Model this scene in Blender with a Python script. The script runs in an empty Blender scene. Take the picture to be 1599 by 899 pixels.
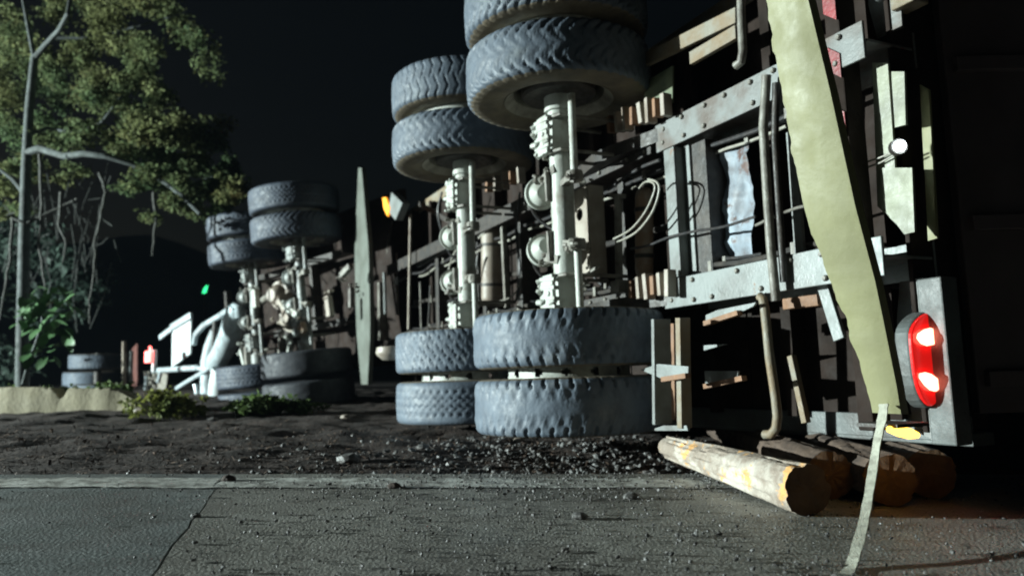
import bpy, math, random
from mathutils import Vector, Matrix, Euler, noise
R = math.radians
rnd = random.Random(7)
S = bpy.context.scene
C = S.collection

# ------------------------------------------------------------------ camera
F_PX, CXP, CYP, HZ = 1200.0, 799.5, 449.5, 570.0
PITCH = math.atan((HZ - CYP) / F_PX)
CAMZ = 0.5
cam_d = bpy.data.cameras.new('camera')
cam = bpy.data.objects.new('camera', cam_d); C.objects.link(cam)
cam.location = (0, 0, CAMZ)
cam.rotation_euler = (R(90) + PITCH, 0, 0)
cam_d.sensor_width = 36.0
cam_d.lens = F_PX / 1599 * 36.0
cam_d.clip_start = 0.05
cam_d.clip_end = 3000
S.camera = cam
cam_d.dof.use_dof = True; cam_d.dof.focus_distance = 2.7; cam_d.dof.aperture_fstop = 2.0   # the phone focused on the near road
CAM_M = Euler((R(90) + PITCH, 0, 0)).to_matrix()

# ------------------------------------------------------------------ night sky, moon, headlight
SUN_EL, SUN_AZ = R(8), R(-60)
w = bpy.data.worlds.new('World'); S.world = w; w.use_nodes = True
nt = w.node_tree
sky = nt.nodes.new('ShaderNodeTexSky'); sky.sky_type = 'NISHITA'; sky.sun_disc = False
sky.sun_elevation = SUN_EL; sky.sun_rotation = SUN_AZ
bg = nt.nodes['Background']; bg.inputs['Strength'].default_value = 0.0010
nt.links.new(sky.outputs['Color'], bg.inputs['Color'])
sun_d = bpy.data.lights.new('moon', 'SUN'); sun_d.energy = 0.004; sun_d.angle = R(0.5); sun_d.color = (.75, .85, 1)
sun = bpy.data.objects.new('moon', sun_d); C.objects.link(sun)
sun.rotation_euler = (R(82), 0, R(-60))
# headlight of the vehicle that stands on the road left of the frame
LAMP = Vector((-24, 3.1, 2.7))
hl_d = bpy.data.lights.new('headlight', 'SPOT'); hl_d.energy = 69000; hl_d.color = (.86, 1.0, .97)
hl_d.spot_size = R(84); hl_d.spot_blend = 1.0; hl_d.shadow_soft_size = 0.13
hl = bpy.data.objects.new('headlight', hl_d); C.objects.link(hl)
hl.location = LAMP
hl.rotation_euler = Vector((1, .26, -.19)).to_track_quat('-Z', 'Y').to_euler()

S.view_settings.view_transform = 'Standard'; S.view_settings.look = 'None'
S.view_settings.gamma = 1.0; S.view_settings.exposure = 0.0
S.view_settings.use_curve_mapping = False
S.render.engine = 'CYCLES'
S.cycles.filter_width = 1.9
S.cycles.use_denoising = True
S.cycles.max_bounces = 6; S.cycles.diffuse_bounces = 3

# ------------------------------------------------------------------ pixel -> place helpers
def ray(px, py):
    return CAM_M @ Vector(((px - CXP) / F_PX, -(py - CYP) / F_PX, -1.0))
CAMP = Vector((0, 0, CAMZ))
def W(px, py, Y):
    r = ray(px, py); return CAMP + r * (Y / r.y)
def G(px, py, z=0.0):
    r = ray(px, py); return CAMP + r * ((z - CAMZ) / r.z)
class Frame:
    def __init__(s, loc, rot):
        s.loc, s.rot = Vector(loc), rot
        s.M = Matrix.Translation(loc) @ Euler(rot).to_matrix().to_4x4()
        s.I = s.M.inverted()
    def hit(s, px, py, axis, val):
        o = s.I @ CAMP; r = s.I.to_3x3() @ ray(px, py)
        return o + r * ((val - o[axis]) / r[axis])
    def n(s, px, py, val): return s.hit(px, py, 0, val)
    def u(s, px, py, val): return s.hit(px, py, 1, val)
    def loc_of(s, p): return s.I @ p

# ------------------------------------------------------------------ materials
def mat(name, col, var=None, vs=6, vamt=.6, lo=.4, hi=.65, rough=.6, bump=.2, bs=60, metal=0.0,
        third=None, ts=3, tlo=.55, thi=.62, emit=None, estr=0, island=0, spec=.5, transl=0):
    m = bpy.data.materials.new(name); m.use_nodes = True
    t = m.node_tree; n = t.nodes; L = t.links
    b = n['Principled BSDF']
    b.inputs['Roughness'].default_value = rough; b.inputs['Metallic'].default_value = metal
    b.inputs['Specular IOR Level'].default_value = spec
    tc = n.new('ShaderNodeTexCoord')
    out = None
    def rgb(c):
        q = n.new('ShaderNodeRGB'); q.outputs[0].default_value = (*c, 1); return q.outputs[0]
    def mixc(fac, a, bb):
        q = n.new('ShaderNodeMix'); q.data_type = 'RGBA'
        if isinstance(fac, float): q.inputs[0].default_value = fac
        else: L.new(fac, q.inputs[0])
        L.new(a, q.inputs[6]); L.new(bb, q.inputs[7]); return q.outputs[2]
    def nz(scale, detail=6, rg=.6):
        q = n.new('ShaderNodeTexNoise'); q.inputs['Scale'].default_value = scale
        q.inputs['Detail'].default_value = detail; q.inputs['Roughness'].default_value = rg
        L.new(tc.outputs['Object'], q.inputs['Vector']); return q.outputs['Fac']
    def rmp(v, a, bb, hi_=1.0):
        q = n.new('ShaderNodeMapRange'); q.inputs[1].default_value = a; q.inputs[2].default_value = bb
        q.inputs[4].default_value = hi_
        L.new(v, q.inputs[0]); return q.outputs[0]
    out = rgb(col)
    if var:
        out = mixc(rmp(nz(vs), lo, hi, vamt), out, rgb(var))
    if third:
        out = mixc(rmp(nz(ts, 8, .7), tlo, thi), out, rgb(third))
    if island:
        g = n.new('ShaderNodeNewGeometry')
        hs = n.new('ShaderNodeHueSaturation')
        L.new(rmp(g.outputs['Random Per Island'], 0, 1, island), hs.inputs['Value'])
        hs.inputs['Value'].default_value = 1
        mr = [x for x in n if x.type == 'MAP_RANGE'][-1]; mr.inputs[3].default_value = .35
        L.new(out, hs.inputs['Color']); out = hs.outputs['Color']
    L.new(out, b.inputs['Base Color'])
    if emit:
        b.inputs['Emission Color'].default_value = (*emit, 1); b.inputs['Emission Strength'].default_value = estr
    if transl:
        tb = n.new('ShaderNodeBsdfTranslucent'); L.new(out, tb.inputs['Color'])
        mxs = n.new('ShaderNodeMixShader'); mxs.inputs[0].default_value = transl
        L.new(b.outputs[0], mxs.inputs[1]); L.new(tb.outputs[0], mxs.inputs[2]); L.new(mxs.outputs[0], n['Material Output'].inputs['Surface'])
    if bump:
        bn = n.new('ShaderNodeBump'); bn.inputs['Strength'].default_value = bump; bn.inputs['Distance'].default_value = .01
        L.new(nz(bs, 4), bn.inputs['Height']); L.new(bn.outputs['Normal'], b.inputs['Normal'])
    if rough and var:
        L.new(rmp(nz(vs * 2.3), .3, .7, min(1, rough + .15)), b.inputs['Roughness'])
        mr = [x for x in n if x.type == 'MAP_RANGE'][-1]; mr.inputs[3].default_value = max(.05, rough - .15)
    return m
M = {}
M['tread'] = mat('dusty tread rubber', (.112, .142, .18), (.07, .087, .112), 9, .7, rough=.62, bump=.35, bs=45, third=(.17, .19, .21), ts=5, tlo=.56, thi=.72)
M['sidewall'] = mat('muddy sidewall rubber', (.16, .130, .088), (.085, .072, .055), 7, .8, rough=.75, bump=.3, bs=35)
M['lorrytread'] = mat('darker lorry tread rubber', (.042, .055, .078), (.025, .03, .04), 9, .7, rough=.65, bump=.35, bs=45)  # darker tread tone for the lorry tyres
M['uptread'] = mat('upper tread rubber with dimmed light', (.085, .108, .138), (.05, .064, .083), 9, .7, rough=.62, bump=.35, bs=45, third=(.13, .15, .165), ts=5, tlo=.56, thi=.72)  # upper trailer tyres: the weaker headlight is put into the tread colour
M['blacktread'] = mat('near black tyre rubber', (.022, .024, .03), (.035, .04, .05), 9, .7, rough=.7, bump=.3, bs=45)  # nearly black tone for lorry sidewalls and one lower wheel pair
M['rim'] = mat('dirty pale rim steel', (.30, .28, .23), (.10, .08, .06), 9, .8, rough=.55, bump=.2)
M['dark_rim'] = mat('dark rim steel', (.05, .045, .04), (.10, .08, .06), 9, .8, rough=.6)
M['axle'] = mat('grey white axle paint', (.42, .44, .40), (.20, .17, .13), 11, .75, .5, .72, rough=.5, bump=.25, bs=40, third=(.16, .09, .05), ts=14, tlo=.64, thi=.70)
M['lorryaxle'] = mat('dusty grey axle steel', (.25, .27, .26), (.10, .085, .07), 11, .8, .45, .68, rough=.5, bump=.25, bs=40, third=(.12, .07, .04), ts=9, tlo=.6, thi=.68)
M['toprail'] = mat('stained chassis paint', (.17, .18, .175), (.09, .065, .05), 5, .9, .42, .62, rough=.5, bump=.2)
M['steel'] = mat('dirty steel', (.22, .21, .18), (.07, .055, .045), 10, .85, rough=.5, bump=.3, bs=50)
M['darksteel'] = mat('dark greasy steel', (.026, .023, .021), (.06, .047, .037), 12, .7, rough=.55, bump=.3, bs=50)
M['rail'] = mat('pale chassis paint', (.21, .23, .225), (.10, .095, .085), 5, .8, .45, .7, rough=.45, bump=.2, third=(.2, .1, .05), ts=6, tlo=.66, thi=.72)
M['dullrail'] = mat('dull grey side rail', (.10, .112, .11), (.05, .045, .04), 5, .8, rough=.55, bump=.25)
M['deck'] = mat('dark brown deck underside', (.027, .018, .0145), (.014, .010, .008), 4, .8, rough=.85, bump=.3, bs=25, spec=.2)
M['rust'] = mat('rusty edge steel', (.27, .145, .08), (.14, .075, .045), 12, .8, rough=.7, bump=.4)
M['ochre'] = mat('rust tinged pale post', (.20, .145, .085), (.22, .215, .18), 9, .8, rough=.6, bump=.3)
M['tank'] = mat('beige brown air tank paint', (.34, .30, .25), (.15, .10, .07), 5, .85, .4, .7, rough=.5, bump=.15)
M['browntank'] = mat('rusty brown tank paint', (.30, .19, .12), (.40, .36, .30), 7, .7, .45, .6, rough=.55)
M['yellow'] = mat('faded yellow bumper paint', (.235, .228, .115), (.19, .183, .095), 4, .7, rough=.6, bump=.25, bs=18, third=(.17, .16, .09), ts=9, tlo=.66, thi=.72)
M['strap'] = mat('frayed grey strap webbing', (.52, .52, .43), (.28, .27, .22), 30, .8, rough=.8, bump=.5, bs=160)
M['hose'] = mat('black rubber hose', (.025, .025, .027), (.06, .05, .045), 20, .6, rough=.45)
M['palehose'] = mat('pale cable sheath', (.36, .35, .30), (.2, .17, .14), 20, .6, rough=.4)
M['white'] = mat('white painted sheet', (.56, .62, .63), (.40, .43, .43), 6, .7, rough=.45, bump=.1)
M['chrome'] = mat('pale metal pipe', (.46, .54, .57), (.26, .28, .28), 8, .7, rough=.35, bump=.1, metal=.15)
M['darkpaint'] = mat('dark tailboard paint', (.10, .075, .075), (.06, .045, .045), 2, .8, rough=.5, bump=.12, bs=12)
M['lens'] = mat('red lens plastic', (.45, .01, .01), rough=.2, bump=0, emit=(1, .015, .012), estr=.5)
M['deadlens'] = mat('unlit red lens plastic', (.55, .03, .025), (.4, .02, .02), 8, .5, rough=.25, bump=0)
M['bulb'] = mat('lit red lamp', (1, .3, .2), bump=0, emit=(1, .20, .13), estr=9)
M['led'] = mat('lit white lamp', (1, 1, 1), bump=0, emit=(.80, .96, 1), estr=45)
M['amber'] = mat('lit amber lamp', (1, .5, .05), bump=0, emit=(1, .50, .05), estr=7)
M['amberdim'] = mat('amber marker lens', (.9, .35, .02), bump=0, emit=(1, .34, .02), estr=1.1)
M['green'] = mat('lit green lamp', (.1, 1, .4), bump=0, emit=(.05, 1, .35), estr=2.2)
M['redsmall'] = mat('lit small red lamp', (1, .2, .2), bump=0, emit=(1, .16, .14), estr=7)
M['redtape'] = mat('red reflector tape', (.30, .025, .03), (.1, .02, .02), 9, .7, rough=.4)
M['tarp'] = mat('crumpled pale tarpaulin', (.30, .36, .42), (.12, .12, .13), 5, .9, .4, .62, rough=.6, bump=.3, bs=14, third=(.10, .055, .045), ts=2.6, tlo=.54, thi=.58)
M['bark'] = mat('pale eucalyptus log surface', (.50, .455, .395), (.24, .19, .15), 8, .9, .40, .58, rough=.8, bump=.9, bs=36, third=(.66, .36, .13), ts=6, tlo=.57, thi=.61)
M['darkbark'] = mat('shadowed log bark', (.11, .075, .055), (.05, .035, .028), 9, .9, rough=.8, bump=.9, bs=36, third=(.3, .27, .24), ts=6, tlo=.62, thi=.68)  # logs deeper under the trailer: their shadow is put into the bark colour
M['endgrain'] = mat('sawn log end', (.17, .095, .05), (.08, .045, .025), 14, .8, rough=.8, bump=.4, bs=50)
M['wall'] = mat('pale concrete wall', (.40, .36, .25), (.25, .225, .15), 2.5, .8, .38, .62, rough=.85, bump=.5, bs=30, third=(.13, .13, .09), ts=4, tlo=.60, thi=.72)
M['stone'] = mat('road stones', (.14, .14, .137), (.065, .055, .05), 4, .9, rough=.5, bump=.4, bs=90, island=1.5)
M['chips'] = mat('bark and soil chips', (.10, .066, .047), (.045, .03, .023), 5, .9, rough=.8, bump=.4, island=1.7)
M['soil'] = mat('dark verge soil', (.048, .031, .024), (.02, .014, .011), 7, .9, rough=.9, bump=1.0, bs=35, third=(.085, .06, .046), ts=18, tlo=.58, thi=.68)
M['trunk'] = mat('pale grey tree bark', (.075, .09, .088), (.035, .04, .037), 8, .8, rough=.85, bump=.6, bs=30)
M['twig'] = mat('dim twig bark', (.04, .045, .04), (.02, .022, .02), 12, .8, rough=.9)
M['vine'] = mat('dry vine bark', (.055, .057, .05), (.03, .03, .025), 12, .8, rough=.85)
M['leaf'] = mat('olive foliage', (.18, .195, .085), (.085, .14, .07), .9, .9, .4, .6, rough=.8, bump=0, island=1.25, spec=.1, transl=.42, third=(.13, .095, .035), ts=1.4, tlo=.55, thi=.7)
M['darkleaf'] = mat('dark foliage', (.045, .07, .055), (.028, .042, .034), 1, .9, rough=.7, bump=0, spec=.15, transl=.35, island=1.4)
M['bigleaf'] = mat('fresh green broad leaf', (.08, .17, .065), (.05, .11, .05), 5, .7, rough=.45, bump=.1)
M['weed'] = mat('yellow green weeds', (.19, .20, .05), (.09, .12, .04), 3, .9, rough=.6, bump=0, spec=.15, transl=.35, island=1.5)
M['grass'] = mat('green weeds', (.10, .15, .045), (.06, .09, .035), 3, .9, rough=.6, bump=0, spec=.15, transl=.35, island=1.4)
M['hill'] = mat('black wooded hill', (.07, .075, .08), (.05, .055, .06), .05, .8, rough=1, bump=0)
M['pole'] = mat('grey green stake paint', (.125, .14, .12), (.075, .08, .065), 3, .8, rough=.55, bump=.3, third=(.20, .10, .045), ts=2.2, tlo=.64, thi=.70)

def road_mat(name='worn concrete road', c1=(.35, .345, .315), c2=(.21, .205, .18)):
    m = mat(name, c1, c2, 1.6, .85, .35, .7, rough=.55, bump=0)
    t = m.node_tree; n = t.nodes; L = t.links; b = n['Principled BSDF']
    tc = n.new('ShaderNodeTexCoord')
    base = b.inputs['Base Color'].links[0].from_socket
    # fine aggregate speckle and brushed grooves
    v = n.new('ShaderNodeTexNoise'); v.inputs['Scale'].default_value = 140; v.inputs['Detail'].default_value = 3
    L.new(tc.outputs['Object'], v.inputs['Vector'])
    r = n.new('ShaderNodeMapRange'); r.inputs[1].default_value = .35; r.inputs[2].default_value = .7
    r.inputs[3].default_value = .5; r.inputs[4].default_value = 1.5
    L.new(v.outputs['Fac'], r.inputs[0])
    mx = n.new('ShaderNodeMix'); mx.data_type = 'RGBA'; mx.blend_type = 'MULTIPLY'; mx.inputs[0].default_value = 1
    L.new(base, mx.inputs[6]); L.new(r.outputs[0], mx.inputs[7])
    # oil and soil stains
    s = n.new('ShaderNodeTexNoise'); s.inputs['Scale'].default_value = .9; s.inputs['Detail'].default_value = 9; s.inputs['Roughness'].default_value = .72
    L.new(tc.outputs['Object'], s.inputs['Vector'])
    r2 = n.new('ShaderNodeMapRange'); r2.inputs[1].default_value = .44; r2.inputs[2].default_value = .66; r2.inputs[4].default_value = .72
    L.new(s.outputs['Fac'], r2.inputs[0])
    mx2 = n.new('ShaderNodeMix'); mx2.data_type = 'RGBA'; L.new(r2.outputs[0], mx2.inputs[0])
    L.new(mx.outputs[2], mx2.inputs[6]); mx2.inputs[7].default_value = (.075, .062, .05, 1)
    L.new(mx2.outputs[2], b.inputs['Base Color'])
    wv = n.new('ShaderNodeTexWave'); wv.inputs['Scale'].default_value = 9; wv.inputs['Distortion'].default_value = 3; wv.inputs['Detail'].default_value = 3
    mp = n.new('ShaderNodeMapping'); mp.inputs['Rotation'].default_value = (0, 0, R(35))
    L.new(tc.outputs['Object'], mp.inputs['Vector']); L.new(mp.outputs[0], wv.inputs['Vector'])
    g = n.new('ShaderNodeTexNoise'); g.inputs['Scale'].default_value = 95; g.inputs['Detail'].default_value = 5
    L.new(tc.outputs['Object'], g.inputs['Vector'])
    ad = n.new('ShaderNodeMath'); ad.operation = 'MULTIPLY_ADD'; ad.inputs[1].default_value = .02
    L.new(wv.outputs['Fac'], ad.inputs[0]); L.new(g.outputs['Fac'], ad.inputs[2])
    bn = n.new('ShaderNodeBump'); bn.inputs['Strength'].default_value = .75; bn.inputs['Distance'].default_value = .009
    L.new(ad.outputs[0], bn.inputs['Height']); L.new(bn.outputs['Normal'], b.inputs['Normal'])
    return m
M['road'] = road_mat()
M['oldroad'] = road_mat('older bluish concrete road', (.275, .30, .295), (.16, .18, .178))
def line_mat():
    m = mat('worn white line paint', (.76, .77, .72), (.42, .42, .385), 3.5, .95, .40, .62, rough=.5, bump=.5, bs=70, third=(.22, .21, .19), ts=14, tlo=.46, thi=.62)
    return m
M['line'] = line_mat()

# ------------------------------------------------------------------ mesh builder
class MB:
    def __init__(s): s.v, s.f, s.sm, s.mi = [], [], [], []
    def add(s, vs, fs, smooth=False, mi=0):
        o = len(s.v); s.v += [tuple(x) for x in vs]
        for f in fs:
            s.f.append(tuple(i + o for i in f)); s.sm.append(smooth); s.mi.append(mi)
    def box(s, c, size, rot=None, mi=0):
        c = Vector(c); hx, hy, hz = [a / 2 for a in size]
        vs = [Vector((x, y, z)) for x in (-hx, hx) for y in (-hy, hy) for z in (-hz, hz)]
        if rot is not None: vs = [rot @ x for x in vs]
        s.add([x + c for x in vs], [(0, 1, 3, 2), (4, 6, 7, 5), (0, 4, 5, 1), (2, 3, 7, 6), (0, 2, 6, 4), (1, 5, 7, 3)], mi=mi)
        return s
    def beam(s, p, q, a, b, up=(1, 0, 0), mi=0):
        p, q = Vector(p), Vector(q); d = (q - p); l = d.length; d.normalize()
        up = Vector(up); side = d.cross(up)
        if side.length < 1e-4: side = d.cross(Vector((0, 1, .01)))
        side.normalize(); up = side.cross(d)
        rot = Matrix((side, d, up)).transposed()
        return s.box((p + q) / 2, (a, l, b), rot, mi)
    def tube(s, pts, r, seg=10, cap=True, mi=0, smooth=True):
        pts = [Vector(p) for p in pts]; n = len(pts)
        rs = r if isinstance(r, (list, tuple)) else [r] * n
        vs, fs = [], []; prev = None
        for i, p in enumerate(pts):
            d = (pts[min(i + 1, n - 1)] - pts[max(i - 1, 0)]).normalized()
            if prev is None:
                a = d.orthogonal().normalized()
            else:
                a = (prev - d * prev.dot(d)).normalized()
            prev = a; b = d.cross(a)
            for k in range(seg):
                t = 2 * math.pi * k / seg
                vs.append(p + (a * math.cos(t) + b * math.sin(t)) * rs[i])
        for i in range(n - 1):
            for k in range(seg):
                k2 = (k + 1) % seg
                fs.append((i * seg + k, i * seg + k2, (i + 1) * seg + k2, (i + 1) * seg + k))
        s.add(vs, fs, smooth, mi)
        if cap:
            o = len(s.v) - len(vs)
            s.f.append(tuple(o + k for k in reversed(range(seg)))); s.sm.append(False); s.mi.append(mi)
            s.f.append(tuple(o + (n - 1) * seg + k for k in range(seg))); s.sm.append(False); s.mi.append(mi)
        return s
    def lathe(s, prof, origin, axis, seg=32, mi=0, smooth=True):
        ax = Vector(axis).normalized(); a = ax.orthogonal().normalized(); b = ax.cross(a); o = Vector(origin)
        vs = [o + ax * h + (a * math.cos(2 * math.pi * k / seg) + b * math.sin(2 * math.pi * k / seg)) * r
              for r, h in prof for k in range(seg)]
        fs = [(i * seg + k, i * seg + (k + 1) % seg, (i + 1) * seg + (k + 1) % seg, (i + 1) * seg + k)
              for i in range(len(prof) - 1) for k in range(seg)]
        s.add(vs, fs, smooth, mi); return s
    def prism(s, poly, off, mi=0):
        n = len(poly); off = Vector(off)
        a = [Vector(p) for p in poly]; b = [p + off for p in a]
        s.add(a + b, [tuple(reversed(range(n))), tuple(range(n, 2 * n))] + [(i, (i + 1) % n, n + (i + 1) % n, n + i) for i in range(n)], mi=mi)
        return s
    def build(s, name, mats, parent=None, bevel=0, loc=None, mesh_only=False):
        me = bpy.data.meshes.new(name); me.from_pydata(s.v, [], s.f)
        for mm in (mats if isinstance(mats, (list, tuple)) else [mats]): me.materials.append(mm)
        me.polygons.foreach_set('use_smooth', s.sm); me.polygons.foreach_set('material_index', s.mi)
        me.update()
        if any(s.sm) and len(s.f) < 9000: me.set_sharp_from_angle(angle=R(42))
        if mesh_only: return me
        o = bpy.data.objects.new(name, me); C.objects.link(o)
        if parent: o.parent = parent
        if loc is not None: o.location = loc
        if bevel:
            bv = o.modifiers.new('edge', 'BEVEL'); bv.width = bevel; bv.segments = 2; bv.limit_method = 'ANGLE'
            bv.harden_normals = False
        return o
def link(name, me, parent=None, loc=(0, 0, 0), rot=(0, 0, 0)):
    o = bpy.data.objects.new(name, me); C.objects.link(o); o.parent = parent; o.location = loc; o.rotation_euler = rot
    return o
def tag(o, label, cat, group=None, kind=None):
    o['label'] = label; o['category'] = cat
    if group: o['group'] = group
    if kind: o['kind'] = kind
    return o
def structure(o): o['kind'] = 'structure'; return o
def empty(name, loc, rot=(0, 0, 0)):
    o = bpy.data.objects.new(name, None); C.objects.link(o); o.location = loc; o.rotation_euler = rot; o.empty_display_size = .2
    return o
def curve(p0, p1, p2, n=10):
    p0, p1, p2 = Vector(p0), Vector(p1), Vector(p2)
    return [p0 * (1 - t) ** 2 + p1 * 2 * t * (1 - t) + p2 * t * t for t in [i / n for i in range(n + 1)]]

# ------------------------------------------------------------------ ground, road, hill
LINE_N, LINE_F, SLAB_E = 3.20, 3.47, 3.62
def verge_h(x, y):
    t = max(0, min(1, (y - SLAB_E) / .7))
    h = .004 - .03 * (1 - t) + t * .035
    h += t * (.035 * noise.noise(Vector((x * .9, y * .9, 0))) + .025 * noise.noise(Vector((x * 3.1, y * 3.1, 4))) + .018 * noise.noise(Vector((x * 9, y * 9, 9))))
    if y > 6: h += .035 * min(1, (y - 6) / 4) * (1 + noise.noise(Vector((x * .5, y * .5, 2))))
    if x > 1.0: h -= .05 * min(1, x - 1.0) * t
    return h
def grid(x0, x1, y0, y1, nx, ny, hf):
    vs = []
    for j in range(ny + 1):
        for i in range(nx + 1):
            x = x0 + (x1 - x0) * i / nx; y = y0 + (y1 - y0) * j / ny; vs.append((x, y, hf(x, y)))
    fs = [(j * (nx + 1) + i, j * (nx + 1) + i + 1, (j + 1) * (nx + 1) + i + 1, (j + 1) * (nx + 1) + i) for j in range(ny) for i in range(nx)]
    return vs, fs
m_ = MB(); m_.add([(-280, -280, -.10), (280, -280, -.10), (280, 280, -.10), (-280, 280, -.10)], [(0, 1, 2, 3)])
structure(m_.build('ground', M['soil']))
m_ = MB(); m_.add(*grid(-9, 7, SLAB_E - .02, 13, 260, 150, verge_h), True); structure(m_.build('verge', M['soil']))
m_ = MB(); m_.add(*grid(-40, 40, 13.0, 60, 40, 24, lambda x, y: -.02 - (y - 13) * .004 + .05 * noise.noise(Vector((x * .15, y * .15, 0)))), True)
structure(m_.build('forest_floor', M['soil']))
road = MB(); road.box((0, -.4, -.045), (80, 8.1, .06)); road_o = structure(road.build('road', M['soil']))
# concrete slabs, split by the open joint that crosses the lane
J0, J1 = G(361, 733), G(236, 899)
jd = (J1 - J0) / (J1.y - J0.y)
def slab(xa, xb, y0, y1, k):
    """xa(y), xb(y) = side edges"""
    ny, nx = 60, 60
    vs = []
    for j in range(ny + 1):
        y = y0 + (y1 - y0) * j / ny
        a, b = xa(y), xb(y)
        for i in range(nx + 1):
            t = i / nx; x = a + (b - a) * t
            e = min(t, 1 - t, ) * abs(b - a)
            z = .003 * noise.noise(Vector((x * 2, y * 2, k)))
            vs.append((x, y, z))
    fs = [(j * (nx + 1) + i, j * (nx + 1) + i + 1, (j + 1) * (nx + 1) + i + 1, (j + 1) * (nx + 1) + i) for j in range(ny) for i in range(nx)]
    mb = MB(); mb.add(vs, fs, True)
    # skirts
    for edge in ([j * (nx + 1) for j in range(ny + 1)], [j * (nx + 1) + nx for j in range(ny + 1)], [ny * (nx + 1) + i for i in range(nx + 1)]):
        top = [vs[i] for i in edge]; bot = [(x, y, -.07) for x, y, z in top]; n_ = len(top)
        mb.add(top + bot, [(i, i + 1, n_ + i + 1, n_ + i) for i in range(n_ - 1)])
    o = mb.build('concrete_slab', M['oldroad' if k in (0, 9) else 'road'], road_o); return o
def jx(y): return J0.x + jd.x * (y - J0.y) + .012 * noise.noise(Vector((y * 6, 0, 0))) + .006 * noise.noise(Vector((y * 23, 0, 3)))
slab(lambda y: jx(y) - 5.2, lambda y: jx(y) - .0035, -3.5, SLAB_E, 0)
slab(lambda y: jx(y) + .0035, lambda y: jx(y) + 5.2, -3.5, SLAB_E, 5)
slab(lambda y: jx(y) - 10.4, lambda y: jx(y) - 5.215, -3.5, SLAB_E, 9)
slab(lambda y: jx(y) + 5.215, lambda y: jx(y) + 10.4, -3.5, SLAB_E, 12)
# edge line: sheet lying on the slabs, broken at the joint
def line_piece(x0, x1, seed):
    nx, ny = int((x1 - x0) / .015), 7
    mb = MB(); vs = []
    for j in range(ny + 1):
        for i in range(nx + 1):
            x = x0 + (x1 - x0) * i / nx
            jit = .022 * noise.noise(Vector((x * 9, j, seed))) + .018 * noise.noise(Vector((x * 37, j, seed))) if j in (0, ny) else 0
            y = LINE_N + (LINE_F - LINE_N) * j / ny + jit
            xx = jx(y) - .02 if (i == nx and seed == 0) else jx(y) + .02 if (i == 0 and seed == 1) else x
            vs.append((xx, y, .0045 + .003 * noise.noise(Vector((xx * 2, y * 2, 0 if seed == 0 else 5)))))
    mb.add(vs, [(j * (nx + 1) + i, j * (nx + 1) + i + 1, (j + 1) * (nx + 1) + i + 1, (j + 1) * (nx + 1) + i) for j in range(ny) for i in range(nx)], True)
    return mb.build('edge_line', M['line'], road_o)
line_piece(-6.2, J0.x + .1, 0); line_piece(J0.x + .0, .95, 1)

def hill():
    mb = MB(); vs = []; n = 80
    for i in range(n + 1):
        x = -220 + 440 * i / n
        h = 30 + 12 * noise.noise(Vector((x * .012, 0, 0))) + 4 * noise.noise(Vector((x * .05, 3, 0))) + x * .05
        for k, (dy, hh) in enumerate(((-40, -1), (-15, .45), (0, 1), (40, .7), (90, -1))):
            vs.append((x, 150 + dy + 6 * noise.noise(Vector((x * .03, k, 1))), -1 if hh < 0 else h * hh))
    mb.add(vs, [(i * 5 + k, (i + 1) * 5 + k, (i + 1) * 5 + k + 1, i * 5 + k + 1) for i in range(n) for k in range(4)], True)
    structure(mb.build('hill', M['hill']))
hill()

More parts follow.
